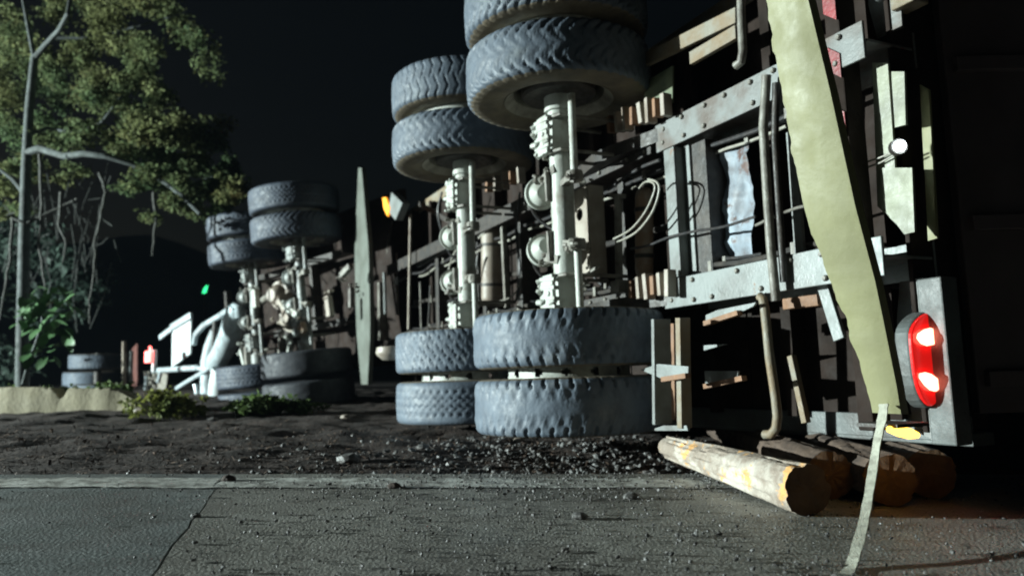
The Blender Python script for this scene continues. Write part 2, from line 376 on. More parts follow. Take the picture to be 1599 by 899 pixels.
# ------------------------------------------------------------------ tyres and wheels
def tyre_mesh(kind, tm='tread', sm='sidewall'):
    PI = 2 * math.pi; npitch = 47; per = 10; na = npitch * per if kind != 'far' else 160
    side = [(-.112, .302), (-.136, .335), (-.146, .39), (-.147, .44), (-.144, .485)]
    tw = [-.138, -.130, -.122, -.112, -.10, -.088, -.074, -.06, -.046, -.032, -.02, -.008, .008, .02, .032, .046, .06, .074, .088, .10, .112, .122, .130, .138]
    rows = [(z, r, 0) for z, r in side]
    for z in tw:
        e = max(0, abs(z) - .112) / .026
        rows.append((z, .525 - .004 * (z / .12) ** 2 - .016 * e ** 2, 1))
    rows += [(-z, r, 0) for z, r in reversed(side)]
    vs = []
    for (z, r, tr) in rows:
        for k in range(na):
            a = PI * k / na; rr = r
            if tr:
                v = z / .125; av = abs(v); sgn = 1 if v > 0 else -1
                ph = k / per + (.5 if sgn > 0 else 0)
                if kind == 'block':
                    t = (ph + .42 * math.sin((av - .25) * 5.2)) % 1
                    wd = .30 if av > .70 else (.11 if av > .20 else 0)
                    if t < wd: rr -= .011 if av > .70 else .0055
                    if .24 < (t + .12) % 1 < .8: rr += .003 * (1 - abs(av - .5))
                elif kind == 'worn':
                    t = (ph + .35 * av) % 1
                    if av > .74 and t < .24: rr -= .012
                    elif .30 < av < .62 and (ph + .5 + .9 * av) % 1 < .10: rr -= .005
                    rr += .0045 * math.sin(2 * math.pi * (ph + .3 * av)) * max(0, 1 - abs(av - .55) / .3)
                elif kind == 'lug':
                    t = (ph + .5 * (1 - abs(((av * 1.6) % 2) - 1))) % 1
                    wd = .22 if av > .6 else .11
                    if t < wd: rr -= .008
                elif kind == 'rib':
                    for c in (-.62, -.22, .22, .62):
                        if abs(v - c - .03 * (1 if (k / 4) % 2 < 1 else -1)) < .05: rr -= .007
                    if .74 < av < .8 and (k // 3) % 3 == 0: rr -= .006
                elif kind == 'slit':
                    t = (k / per + v * 1.7) % 1
                    if t < .16 and (0.12 < (av * 2.4) % 1 < .7) and noise.noise(Vector((k * .012, v, 2))) > -.25: rr -= .010
                rr += .0025 * noise.noise(Vector((math.cos(a) * 6, math.sin(a) * 6, z * 20)))
            vs.append((rr * math.cos(a), rr * math.sin(a), z))
    mb = MB(); nr = len(rows)
    for i in range(nr - 1):
        tr = rows[i][2] and rows[i + 1][2]
        mb.add([], [])
        for k in range(na):
            k2 = (k + 1) % na
            mb.f.append((i * na + k, i * na + k2, (i + 1) * na + k2, (i + 1) * na + k)); mb.sm.append(True); mb.mi.append(0 if tr else 1)
    mb.v = vs
    return mb.build('tyre', [M['blacktread'], M['blacktread']] if kind == 'plain' else [M[tm], M[sm]], mesh_only=True)
TYD = {}
TY = {k: tyre_mesh(k) for k in ('block', 'lug', 'rib', 'slit', 'worn', 'plain')}
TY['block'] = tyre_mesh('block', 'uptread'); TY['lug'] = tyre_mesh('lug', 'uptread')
LT = {k: tyre_mesh(k, 'lorrytread', 'blacktread') for k in ('block', 'rib')}
def rim_mesh():
    mb = MB()
    mb.lathe([(.312, -.128), (.318, -.118), (.300, -.108), (.272, -.085), (.268, 0), (.272, .085), (.300, .108), (.318, .118), (.312, .128), (.296, .112), (.262, .085), (.255, 0), (.262, -.085), (.296, -.112), (.312, -.128)], (0, 0, 0), (0, 0, 1), 48)
    return mb.build('wheel', M['rim'], mesh_only=True)
def disc_mesh():
    mb = MB(); mb.lathe([(.262, .07), (.24, .085), (.19, .088), (.17, .11), (.10, .11), (.10, .10), (.165, .10), (.18, .078), (.24, .075), (.262, .06)], (0, 0, 0), (0, 0, 1), 40)
    for k in range(10):
        a = 2 * math.pi * k / 10; mb.tube([(.14 * math.cos(a), .14 * math.sin(a), .10), (.14 * math.cos(a), .14 * math.sin(a), .135)], .014, 6)
    return mb.build('wheel_disc', M['dark_rim'], mesh_only=True)
RIM, DISC = rim_mesh(), disc_mesh()
def spacer_mesh():
    """rim ring seen between the two tyres of a pair, with round hand holes"""
    mb = MB(); r, h, na, nh = .34, .13, 144, 12; vs = []; fs = []
    for j in range(nh + 1):
        for k in range(na):
            a = 2 * math.pi * k / na; vs.append((r * math.cos(a), r * math.sin(a), -h / 2 + h * j / nh))
    for j in range(nh):
        for k in range(na):
            c = (k + .5) / na * 14 % 1 - .5; arc = c * 2 * math.pi * r / 14; z = -h / 2 + h * (j + .5) / nh
            if arc * arc + z * z < .021 ** 2: continue
            fs.append((j * na + k, j * na + (k + 1) % na, (j + 1) * na + (k + 1) % na, (j + 1) * na + k))
    mb.add(vs, fs, True); return mb.build('spacer_ring', M['axle'], mesh_only=True)
SPACER = spacer_mesh()
def drum_mesh():
    mb = MB(); mb.lathe([(.06, -.10), (.20, -.10), (.215, -.085), (.215, .07), (.16, .10), (.06, .10)], (0, 0, 0), (0, 0, 1), 36)
    return mb.build('brake_drum', M['darksteel'], mesh_only=True)
DRUM = drum_mesh()
def wheel(parent, u, z, kind, flip, spin, n=0.0):
    wo = link('wheel', RIM, parent, (n, u, z), (R(180) if flip else 0, 0, spin))
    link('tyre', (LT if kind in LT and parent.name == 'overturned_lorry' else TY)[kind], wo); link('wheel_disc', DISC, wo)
    return wo

# ------------------------------------------------------------------ axle assemblies (shared by trailer and lorry)
def cup(mb, c, ax, r, l, mi=0):
    ax = Vector(ax).normalized()
    mb.lathe([(.001, -l * .5), (r * .5, -l * .5), (r * .62, -l * .44), (r * .86, -l * .2), (r * .88, -l * .1), (r * 1.1, -l * .09), (r * 1.12, 0), (r * 1.1, l * .09), (r * .88, l * .1), (r * .84, l * .3), (r * .5, l * .42), (r * .3, l * .5), (.001, l * .5)], c, ax, 28, mi)
def nuts(mb, c, n, spread, size, seed):
    q = random.Random(seed)
    for _ in range(n):
        p = Vector(c) + Vector((q.uniform(-1, 1) * spread[0], q.uniform(-1, 1) * spread[1], q.uniform(-1, 1) * spread[2]))
        d = Vector((q.uniform(-1, -.2), q.uniform(-.6, .9), q.uniform(-.5, .5))).normalized()
        mb.tube([p - d * size * .7, p + d * size * .9], size * q.uniform(.35, .7), 6, smooth=False)
def axle_set(root, u, kinds, zc=1.34, k=0, low=0, high=0, rr=.066, am='axle'):
    off = lambda s: high if s > 0 else -low
    mb = MB(); mb.tube([(0, u, zc - .62), (0, u, zc + .62)], rr, 20)
    mb.tube([(0, u, zc - .9), (0, u, zc - .6)], .085, 16); mb.tube([(0, u, zc + .6), (0, u, zc + .9)], .085, 16)
    mb.build('axle_beam', M[am], root)
    for s in (-1, 1):
        # spring seat with plates and bolts
        mb = MB()
        mb.box((-.035, u + .01, zc + s * .45), (.14, .17, .17), Euler((R(4 * s), 0, R(6))).to_matrix())
        mb.box((-.10, u + .005, zc + s * .45), (.035, .11, .22))
        for dz in (-.075, -.03, .03, .075):
            mb.beam((-.12, u - .09, zc + s * .45 + dz), (-.105, u + .10, zc + s * .45 + dz + .02), .022, .022)
        nuts(mb, (-.11, u + .03, zc + s * .45), 12, (.02, .10, .11), .026, 3 + k)
        mb.build('spring_seat', M[am], root, .004)
        # u bolts
        for dz in (-.10, .10):
            mb = MB(); z = zc + s * .45 + dz
            mb.tube([(.34, u - .10, z), (-.06, u - .10, z)] + curve((-.06, u - .10, z), (-.11, u, z), (-.06, u + .10, z), 6)[1:] + [(.34, u + .10, z)], .011, 8)
            mb.build('u_bolt', M['steel'], root)
        # brake chamber
        zb = zc + s * .17
        mb = MB(); cup(mb, (-.03, u + .20, zb), (.25, 1, .18 * s), .088, .17)
        mb.tube([(-.03, u + .11, zb), (-.01, u - .02, zb + s * .02)], .018, 8)
        nuts(mb, (-.06, u + .24, zb), 5, (.03, .03, .07), .018, 11 + k + s)
        mb.build('brake_chamber', M[am], root)
        mb = MB(); mb.beam((-.07, u + .12, zb + .05 * s), (-.06, u - .03, zb + .09 * s), .05, .014); mb.beam((-.075, u + .02, zb + .08), (-.07, u + .02, zb - .09), .02, .05)
        nuts(mb, (-.09, u + .08, zb + .07 * s), 6, (.02, .07, .04), .02, 21 + k + s)
        mb.build('chamber_bracket', M['steel'], root, .003)
        # cam shaft, slack adjuster
        mb = MB(); mb.tube([(.0, u - .14, zb + s * .03), (.0, u - .145, zc + s * .66)], .021, 10); mb.build('cam_shaft', M[am], root)
        mb = MB(); zz = zb + s * .02
        mb.beam((-.02, u - .17, zz), (-.01, u + .09, zz - s * .05), .034, .05); mb.lathe([(.001, -.03), (.045, -.03), (.05, 0), (.045, .03), (.001, .03)], (0, u - .14, zz), (0, 0, 1), 14)
        nuts(mb, (-.03, u - .12, zz), 6, (.02, .05, .03), .02, 31 + k + s)
        mb.build('slack_adjuster', M['steel'], root, .003)
        link('brake_drum', DRUM, root, (0, u, zc + s * .70 + off(s)), (0 if s > 0 else R(180), 0, 0))
        if not (low and s < 0): link('spacer_ring', SPACER, root, (0, u, zc + s * .877 + off(s)), (0, 0, rnd.random()))
        wheel(root, u, zc + s * .705 + off(s), kinds[s][0], s < 0, rnd.random() * 6)
        wheel(root, u, zc + s * (1.075 if high and s > 0 else 1.05) + off(s), kinds[s][1], s > 0, rnd.random() * 6)
    for s in (-1, 1):                                    # brake hoses
        mb = MB(); z = zc + s * .17
        mb.tube(curve((-.05, u + .28, z), (-.02, u + .42, z - .1), (.12, u + .25, z - .22), 12), .010, 8)
        mb.build('brake_hose', M['hose'], root)

# ------------------------------------------------------------------ the near trailer
TF = Frame((.333, 4.25, .0), (R(-1.6), R(-1.3), R(25.5)))
tr = empty('overturned_trailer', TF.loc, TF.rot)
tag(tr, 'overturned log trailer on its side, pale axles and blue grey dual tyres facing left', 'trailer')
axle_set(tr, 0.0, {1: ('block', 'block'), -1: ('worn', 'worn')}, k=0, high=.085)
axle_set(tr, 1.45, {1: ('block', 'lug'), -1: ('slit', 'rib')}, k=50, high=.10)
tn, tu = TF.n, TF.u
UR = -1.75                                              # rear end
# chassis rails: flange, web, flange
zu = tn(1160, 152, .36).z; zl = tn(1200, 431, .36).z
print('rails z', zu, zl, 'rear', tu(1440, 560, UR), tu(1365, 300, UR), 'stake', tn(565, 262, .3), tn(568, 600, .3))
for z in (zu, zl):
    mb = MB(); f = .15
    mb.box((.366, -1.08, z), (.014, 1.34, f)); mb.box((.51, -1.08, z), (.26, 1.34, .012)); mb.box((.654, -1.08, z), (.014, 1.34, f))
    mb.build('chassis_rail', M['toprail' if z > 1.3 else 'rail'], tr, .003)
    mb = MB(); mb.box((.372, 2.2, z), (.014, 5.1, f * .8)); mb.box((.51, 2.2, z), (.24, 5.1, .012)); mb.box((.648, 2.2, z), (.014, 5.1, f * .8))
    mb.build('chassis_rail', M['darksteel'], tr, .003)
bm_ = MB(); bm_.lathe([(.013, 0), (.013, -.008), (.009, -.013), (.001, -.013)], (0, 0, 0), (1, 0, 0), 6, smooth=False); BOLT = bm_.build('rail_bolt', M['steel'], mesh_only=True)
for z in (zu, zl):
    for i in range(18):
        for dz in (-.05, .05):
            if rnd.random() < .8: link('rail_bolt', BOLT, tr, (.358 if i < 7 else .364, UR + .12 + i * .165 + rnd.uniform(-.02, .02), z + dz * (1 if i < 7 else .7)))
for (z, n_, r, mm, u0, u1) in ((zu - .11, .47, .012, 'hose', -1.5, 4.6), (zu - .14, .50, .008, 'palehose', -1.2, 4.0), (zl + .12, .45, .014, 'darksteel', -1.5, 4.5), (zl + .15, .49, .008, 'hose', -1.0, 4.2), (1.3, .62, .02, 'darksteel', -.2, 4.6), (zu + .14, .60, .010, 'steel', -1.4, 3.0)):
    mb = MB(); P = []
    for k in range(40):
        u_ = u0 + (u1 - u0) * k / 39; P.append((n_ + .012 * noise.noise(Vector((u_ * 2, z, 0))), u_, z - .02 * abs(math.sin(u_ * 4.5)) + .015 * noise.noise(Vector((u_ * 3, 5, z)))))
    mb.tube(P, r, 8); mb.build('brake_line', M[mm], tr)
    for k in range(9):
        u_ = u0 + .25 + k * .55
        if u_ < u1: mb = MB(); mb.box((n_, u_, z - .008), (r * 3.2, .025, r * 4)); mb.build('line_clip', M['steel'], tr)
# cross members between the rails
for (px, wdt, mm, nn) in ((1060, .085, 'rail', .40), (1088, .045, 'rail', .46), (1112, .12, 'darksteel', .50), (985, .06, 'darksteel', .52), (820, .08, 'darksteel', .5), (764, .06, 'darksteel', .5), (690, .08, 'darksteel', .5), (598, .07, 'steel', .45)):
    u = tn(px, 330, nn).y
    mb = MB(); mb.beam((nn, u, zl + .08), (nn, u, zu - .08), wdt, .09 if mm == 'rail' else .14); mb.build('cross_member', M[mm], tr, .004)
# deck underside: steel sheets with seams, bearers below
ZB, ZT = .17, 2.44
us = [UR, -.55, .65, 1.85, 3.05, 4.25, 5.45]
for a, b in zip(us, us[1:]):
    mb = MB(); nx = 8
    mb.box((.80, (a + b) / 2, (ZB + ZT) / 2), (.03, b - a - .012, ZT - ZB)); mb.build('deck_sheet', M['deck'], tr, .003)
u = UR + .25
while u < 5.4:
    mb = MB()
    for z0, z1 in ((ZB + .05, zl - .09), (zl + .09, zu - .09), (zu + .09, ZT - .05)):
        mb.box((.725, u, (z0 + z1) / 2), (.11, .012, z1 - z0)); mb.box((.672, u, (z0 + z1) / 2), (.010, .06, z1 - z0))
    mb.build('deck_bearer', M['deck'], tr); u += .56
# side rails along both edges of the deck
for z, mm in ((ZB - .02, 'dullrail'), (ZT + .02, 'ochre')):
    mb = MB(); mb.box((.80, 1.85, z), (.13, 7.25, .05)); mb.box((.738, 1.85, z + (.04 if z < 1 else -.04)), (.012, 7.25, .10)); mb.build('side_rail', M[mm], tr, .004)
# upper guard frame above the near axle
mb = MB(); a, b = tn(1003, 97, .33), tn(1152, 24, .33); mb.beam(a, b, .075, .03)
a, b = tn(1080, 92, .31), tn(1152, 50, .31); mb.beam(a, b, .065, .03)
mb.build('guard_bar', M['ochre'], tr, .004)
mb = MB(); mb.tube([tn(1156, -40, .28), tn(1158, 40, .28), tn(1160, 80, .28), tn(1157, 97, .28), tn(1149, 103, .28)], .02, 10); mb.build('guard_pipe', M['steel'], tr)
mb = MB(); mb.beam(tn(1050, 72, .5), tn(1050, 178, .5), .05, .04); mb.beam(tn(1068, 75, .5), tn(1068, 190, .5), .07, .05); mb.build('guard_post', M['deck'], tr, .004)
mb = MB(); mb.prism([tn(1006, 128, .36), tn(1050, 103, .36), tn(1050, 160, .36), tn(1006, 178, .36)], (.01, 0, 0)); mb.build('guard_plate', mat('green grey plate', (.14, .16, .09), (.06, .08, .05), 9, .8), tr)
# springs: row of clips and leaf pack along each rail
for (x0, y0, x1, y1, n_) in ((950, 197, 1046, 162, 8), (985, 452, 1052, 441, 6), (758, 292, 820, 272, 5)):
    for i in range(n_):
        t = (i + .5) / n_; px, py = x0 + (x1 - x0) * t, y0 + (y1 - y0) * t
        p = tn(px, py, .30); mb = MB(); mb.box(p, (.06, .030, .10 + .02 * (i % 3)), Euler((R(rnd.uniform(-6, 6)), 0, R(rnd.uniform(-8, 8)))).to_matrix())
        mb.build('spring_clip', M['rust' if i % 3 == 0 else 'tank'], tr, .004)
for z in (zu + .02, zl - .02):
    for i in range(5):
        mb = MB(); ln = .62 - i * .09
        mb.tube([(.335 - .015 * i - .05 * (abs(t) ** 2), t * ln, z) for t in [k / 6 - 1 for k in range(13)]], .007, 4, smooth=False)
        mb2 = MB()
        pts = [(.345 - .016 * i + .05 * t * t, t * ln + .02, z) for t in [k / 6 - 1 for k in range(13)]]
        for p, q in zip(pts, pts[1:]): mb2.beam(p, q, .075, .012)
        mb2.build('spring_leaf', M['darksteel'], tr)
# hanger plate with the round hole, right of the near axle
def holed_plate(px0, px1, py0, py1, hx, hy, hr, nn, mm):
    a, b = tn(px0, py0, nn), tn(px1, py1, nn); h = tn(hx, hy, nn); n_ = 24
    ring = [Vector((nn, h.y + hr * math.cos(2 * math.pi * k / n_), h.z + hr * math.sin(2 * math.pi * k / n_))) for k in range(n_)]
    outer = []
    for k in range(n_):
        c, s_ = math.cos(2 * math.pi * k / n_), math.sin(2 * math.pi * k / n_)
        tmax = min(((a.y - h.y) if c > 0 else (b.y - h.y)) / c if abs(c) > 1e-6 else 9, ((a.z - h.z) if s_ > 0 else (b.z - h.z)) / s_ if abs(s_) > 1e-6 else 9)
        outer.append(Vector((nn, h.y + c * tmax, h.z + s_ * tmax)))
    mb = MB(); off = Vector((.012, 0, 0))
    mb.add(ring + outer + [p + off for p in ring], [(k, (k + 1) % n_, n_ + (k + 1) % n_, n_ + k) for k in range(n_)] + [(k, 2 * n_ + k, 2 * n_ + (k + 1) % n_, (k + 1) % n_) for k in range(n_)])
    mb.beam((nn + .05, b.y, a.z), (nn + .05, b.y, b.z), .012, .10)
    return mb.build('hanger_plate', M[mm], tr)
holed_plate(893, 924, 300, 428, 905, 335, .036, .16, 'tank')
mb = MB(); nuts(mb, tn(908, 445, .16), 8, (.02, .05, .05), .022, 77); mb.build('bolt_cluster', M['steel'], tr); mb = MB(); nuts(mb, tn(915, 292, .18), 6, (.02, .05, .04), .02, 78)
mb.build('bolt_cluster', M['steel'], tr); mb = MB(); mb.beam(tn(900, 440, .1), tn(936, 415, .1), .014, .014); mb.build('bent_rod', M['steel'], tr)
# post, tanks, hoses between the rails
mb = MB(); mb.tube([tn(965, 308, .3), tn(967, 440, .3)], .022, 12); mb.box(tn(964, 306, .3), (.05, .10, .025), Euler((R(14), 0, 0)).to_matrix()); mb.box(tn(968, 448, .3), (.07, .09, .07)); mb.build('shock_absorber', M['steel'], tr)
def tank(px, y0, y1, nn, r, mm):
    a, b = tn(px, y0, nn), tn(px, y1, nn); L_ = (a - b).length
    mb = MB(); mb.lathe([(.001, 0), (r * .6, .008), (r * .92, .03), (r, .06), (r, L_ - .06), (r * .92, L_ - .03), (r * .6, L_ - .008), (.001, L_)], b, a - b, 28)
    o = mb.build('air_tank', M[mm], tr)
    for t in (.25, .75):
        mb = MB(); p = b + (a - b) * t; mb.lathe([(r + .003, -.012), (r + .006, -.012), (r + .006, .012), (r + .003, .012)], p, a - b, 28); mb.build('tank_band', M['darksteel'], o)
tank(1006, 292, 436, .46, .052, 'browntank'); tank(768, 352, 476, .48, .088, 'tank')
mb = MB(); mb.beam(tn(785, 335, .44), tn(792, 480, .44), .035, .04); mb.beam(tn(748, 372, .40), tn(775, 345, .40), .02, .02); mb.build('tank_bracket', M['steel'], tr)
for pts, mm, r in (([(958, 373), (985, 358), (1008, 330), (1022, 298), (1020, 286), (1008, 284), (998, 294)], 'palehose', .0055),
                   ([(964, 378), (994, 362), (1018, 332), (1029, 300), (1026, 285), (1012, 280)], 'palehose', .006),
                   ([(985, 388), (1010, 384), (1040, 372), (1062, 366), (1090, 360), (1130, 354), (1180, 338)], 'hose', .007),
                   ([(1180, 352), (1210, 338), (1240, 326), (1256, 322)], 'steel', .007),
                   ([(700, 470), (722, 462), (735, 452), (742, 430), (746, 400)], 'hose', .009),
                   ([(720, 380), (708, 398), (701, 420), (700, 440)], 'palehose', .007),
                   ([(780, 470), (800, 462), (812, 440), (808, 400)], 'steel', .006),
                   ([(812, 300), (806, 360), (812, 420), (806, 470)], 'hose', .010),
                   ([(690, 300), (684, 330), (690, 360), (702, 372)], 'hose', .011),
                   ([(930, 372), (934, 400), (928, 430), (940, 445)], 'hose', .009),
                   ([(1030, 250), (1000, 262), (972, 280), (950, 296)], 'hose', .010)):
    P = [tn(x, y, .22 if mm == 'palehose' else .34) for x, y in pts]
    Q = []
    for i in range(len(P) - 1):
        p0, p1, p2, p3 = P[max(i - 1, 0)], P[i], P[i + 1], P[min(i + 2, len(P) - 1)]
        for k in range(5):
            t = k / 5; Q.append(.5 * ((2 * p1) + (p2 - p0) * t + (2 * p0 - 5 * p1 + 4 * p2 - p3) * t * t + (3 * p1 - p0 - 3 * p2 + p3) * t ** 3))
    Q.append(P[-1]); mb = MB(); mb.tube(Q, r, 8); mb.build('air_hose', M[mm], tr)
# pale diagonal brace edge in front of the upper rail and grey brace between the axles
mb = MB(); mb.beam(tn(932, 266, .40), tn(1040, 212, .40), .035, .02); mb.build('brace', M['rail'], tr, .003)
mb = MB(); mb.beam(tn(652, 412, .52), tn(716, 372, .52), .10, .02); mb.build('brace', M['rail'], tr, .003)
mb = MB(); mb.beam(tn(655, 318, .5), tn(720, 356, .5), .05, .02); mb.build('brace', M['darksteel'], tr, .003)
# tarpaulin seen through the frame
def crumple(px0, px1, y0, y1, nn, mm, name):
    a, b = tn(px0, y0, nn), tn(px1, y1, nn); nx, ny = 10, 22; vs = []
    for j in range(ny + 1):
        for i in range(nx + 1):
            u_ = a.y + (b.y - a.y) * i / nx; z = a.z + (b.z - a.z) * j / ny
            vs.append((nn + .05 * noise.noise(Vector((u_ * 7, z * 6, 3))) + .02 * noise.noise(Vector((u_ * 20, z * 20, 1))), u_, z))
    mb = MB(); mb.add(vs, [(j * (nx + 1) + i, j * (nx + 1) + i + 1, (j + 1) * (nx + 1) + i + 1, (j + 1) * (nx + 1) + i) for j in range(ny) for i in range(nx)], True)
    return mb.build(name, M[mm], tr)
crumple(1128, 1182, 240, 412, .53, 'tarp', 'tarpaulin')
# vertical pipes at the rear, the lower one ends in a hook
mb = MB(); mb.tube([tn(1197, 118, .30), tn(1192, 200, .30), tn(1198, 300, .30), tn(1204, 390, .30), tn(1212, 470, .30)], .021, 10); mb.build('rear_pipe', M['steel'], tr)
mb = MB(); mb.tube([tn(1212, 130, .33), tn(1210, 220, .33), tn(1217, 330, .33), tn(1224, 440, .33)], .017, 10); mb.build('rear_pipe', M['darksteel'], tr)
mb = MB(); mb.beam(tn(1236, 205, .42), tn(1250, 400, .42), .05, .02); mb.build('rear_pipe', M['rail'], tr, .003)
mb = MB(); mb.tube([tn(1186, 462, .34), tn(1191, 466, .34), tn(1194, 480, .34), tn(1202, 560, .34), tn(1211, 620, .34), tn(1214, 650, .34), tn(1212, 668, .34), tn(1204, 678, .34), tn(1194, 678, .34)], .020, 12); mb.build('hook_pipe', M['ochre'], tr)
mb = MB(); mb.beam(tn(1236, 555, .5), tn(1259, 660, .5), .03, .03); mb.build('stay_bar', M['ochre'], tr, .003)
mb = MB(); mb.beam(tn(1284, 440, .45), tn(1312, 530, .45), .055, .02); mb.build('stay_bar', M['rail'], tr, .003)
mb = MB(); mb.beam(tn(1228, 475, .5), tn(1300, 466, .5), .05, .05); mb.build('mud_rail', M['rust'], tr, .004)
# outrigger bracket behind the lower tyres with rusty edges
mb = MB()
mb.beam(tn(1032, 498, .12), tn(1034, 662, .12), .022, .10); mb.build('outrigger', M['rail'], tr, .003)
mb = MB(); mb.beam(tn(1066, 496, .12), tn(1069, 668, .12), .035, .06); mb.build('outrigger', M['ochre'], tr, .003)
mb = MB(); mb.beam(tn(1050, 505, .20), tn(1052, 655, .20), .05, .012); mb.build('outrigger_web', M['rust'], tr)
def gusset(p, edge=True, nn=.28):
    mb = MB(); mb.prism([tn(x, y, nn) for x, y in p], (.012, 0, 0)); o = mb.build('gusset', M['rail'], tr)
    if edge:
        mb = MB(); q = [tn(x, y, nn - .01) for x, y in (p[-1], p[-2])]; mb.beam(q[0], q[1], .022, .03); mb.build('gusset_edge', M['rust'], o)
gusset([(1000, 577), (1028, 568), (1075, 572), (1074, 586), (1036, 592)], nn=.08)
gusset([(1102, 492), (1120, 484), (1180, 472), (1176, 478), (1155, 488), (1102, 505)])
gusset([(1099, 539), (1134, 537), (1099, 547)], False)
gusset([(1100, 579), (1152, 579), (1152, 588), (1162, 590), (1102, 603)])
gusset([(1012, 672), (1036, 664), (1072, 664), (1074, 672)], False, .10)
# rear end frame: dark beam, reflector tape, plate and lamps
mb = MB(); mb.box((.41, UR + .14, 1.30), (.10, .07, 2.2)); mb.build('rear_beam', M['deck'], tr, .006)
for i in range(7):
    mb = MB(); z = .62 + i * .24; mb.prism([(.352, UR + .11, z), (.352, UR + .17, z + .05), (.352, UR + .17, z + .15), (.352, UR + .11, z + .10)], (.003, 0, 0)); mb.build('reflector_strip', M['redtape'], tr)
mb = MB(); mb.box((.70, UR + .012, 1.30), (.36, .02, 2.22)); mb.build('rear_plate', M['deck'], tr, .004)
p0 = tn(1366, 100, .60); 
mb = MB()
mb.prism([tn(1362, 98, .48), tn(1386, 98, .48), tn(1400, 300, .48), tn(1402, 352, .48), tn(1370, 322, .48)], (.012, 0, 0))
mb.prism([tn(1370, 318, .47), tn(1376, 262, .47), tn(1424, 262, .47), tn(1428, 362, .47), tn(1412, 366, .47), tn(1400, 350, .47)], (.012, 0, 0))
mb.prism([tn(1392, 112, .49), tn(1412, 112, .49), tn(1414, 195, .49), tn(1394, 200, .49)], (.012, 0, 0))
mb.build('plate_bracket', mat('cream plate paint', (.26, .27, .19), (.16, .16, .125), 8, .7, rough=.5), tr)
mb = MB(); mb.prism([tn(1436, 132, .58), tn(1450, 140, .58), tn(1463, 372, .58), tn(1449, 376, .58)], (.012, 0, 0)); mb.build('plate_trim', M['yellow'], tr)
lp = tn(1405, 228, .44)
mb = MB(); mb.lathe([(.001, -.012), (.019, -.010), (.021, 0), (.019, .010), (.001, .014)], lp, Vector((-.6, -1, 0)), 16); o = mb.build('plate_lamp', M['led'], tr)
mb = MB(); mb.lathe([(.03, .004), (.032, .03), (.02, .04), (.001, .04)], lp, Vector((.6, 1, 0)), 16); mb.build('lamp_housing', M['darksteel'], o)
for k in range(2):
    mb = MB(); mb.tube([tn(1396, 236 + 6 * k, .46), tn(1375, 246 + 8 * k, .46), tn(1350, 254 + 9 * k, .46)], .004, 6); mb.build('lamp_wire', M['palehose'], tr)
# tail light clusters, lower lit, upper dead
def chaikin(P, n=2):
    for _ in range(n):
        P = [q for i in range(len(P)) for q in (P[i] * .75 + P[(i + 1) % len(P)] * .25, P[i] * .25 + P[(i + 1) % len(P)] * .75)]
    return P
def cluster(pts_lens, zoff, lit):
    def sh(p): return Vector((p.x, p.y, p.z + zoff))
    poly = chaikin([sh(tu(x, y, UR - .06)) for x, y in pts_lens])
    c = sum(poly, Vector()) / len(poly)
    mb = MB(); house = [c + (p - c) * 1.04 + Vector((0, .012, 0)) for p in poly]; mb.prism(house, (0, .06, 0)); h = mb.build('tail_light', M['dullrail'], tr, .008)
    mb = MB(); mb.prism([p for p in poly], (0, .03, 0)); mb.build('lens', M['lens' if lit else 'deadlens'], h, .006)
    if lit:
        for (pp) in ([(1427, 524), (1446, 511), (1461, 515), (1460, 537), (1440, 541)], [(1430, 584), (1446, 580), (1465, 594), (1462, 612), (1447, 608)]):
            q = chaikin([sh(tu(x, y, UR - .064)) for x, y in pp], 1); mb = MB(); mb.prism(q, (0, -.012, 0)); mb.build('lit_bulb', M['bulb'], h, .004)
cluster([(1424, 508), (1452, 483), (1464, 506), (1470, 615), (1456, 640), (1434, 612), (1424, 540)], 0, True)
zr = tu(1440, 562, UR).z
cluster([(1424, 508), (1452, 483), (1464, 506), (1470, 615), (1456, 640), (1434, 612), (1424, 540)], 2 * (1.25 - zr), False)
for up in (0, 1):                                       # pale bracket sheets on the underside facing edge of each lamp
    P = [tn(x, y, .53) for x, y in ((1404, 440), (1446, 432), (1452, 478), (1423, 506), (1422, 545), (1433, 614), (1454, 646), (1464, 692), (1428, 672), (1406, 560), (1400, 500))]
    if up: P = [Vector((p.x, p.y, 2.52 - p.z)) for p in P]
    mb = MB(); mb.prism(P, (.010, 0, 0)); mb.build('lamp_bracket', M['toprail'], tr, .002)
NP = tu(1484, 560, UR - .1).x; NT = tu(1500, 560, UR).x
mb = MB(); mb.beam((NP, UR - .075, ZB - .02), (NP, UR - .075, .76), .10, .09); mb.build('corner_post', M['dullrail'], tr, .006)
mb = MB(); mb.beam((NP, UR - .075, 1.82), (NP, UR - .075, ZT + .02), .10, .09); mb.build('corner_post', M['ochre'], tr, .006)
# amber marker at the lower side
am = tu(1413, 675, UR - .16)
mb = MB(); mb.lathe([(.001, -.075), (.010, -.070), (.017, -.03), (.018, .02), (.010, .055), (.001, .06)], am, (1, -.1, -.22), 14); o = mb.build('amber_lamp', M['amber'], tr)
mb = MB(); mb.box(am + Vector((.02, .06, .024)), (.16, .16, .012)); mb.build('lamp_base', M['darksteel'], o)
# dark tailboard
mb = MB(); mb.box((.99, 0, (.25 + ZT) / 2), (1.96, .05, ZT - .25)); tb = mb.build('tailboard', M['darkpaint'], tr, .006)
tb.location = (NT, UR - .03, 0); tb.rotation_euler = (0, 0, R(-24))    # swung outward, an added pose that catches the red tail light
for z in (.38, .98, 1.62, 2.28):
    mb = MB(); mb.box((.99, -.04, z), (1.9, .035, .06)); mb.build('tailboard_rib', M['darkpaint'], tb, .004)

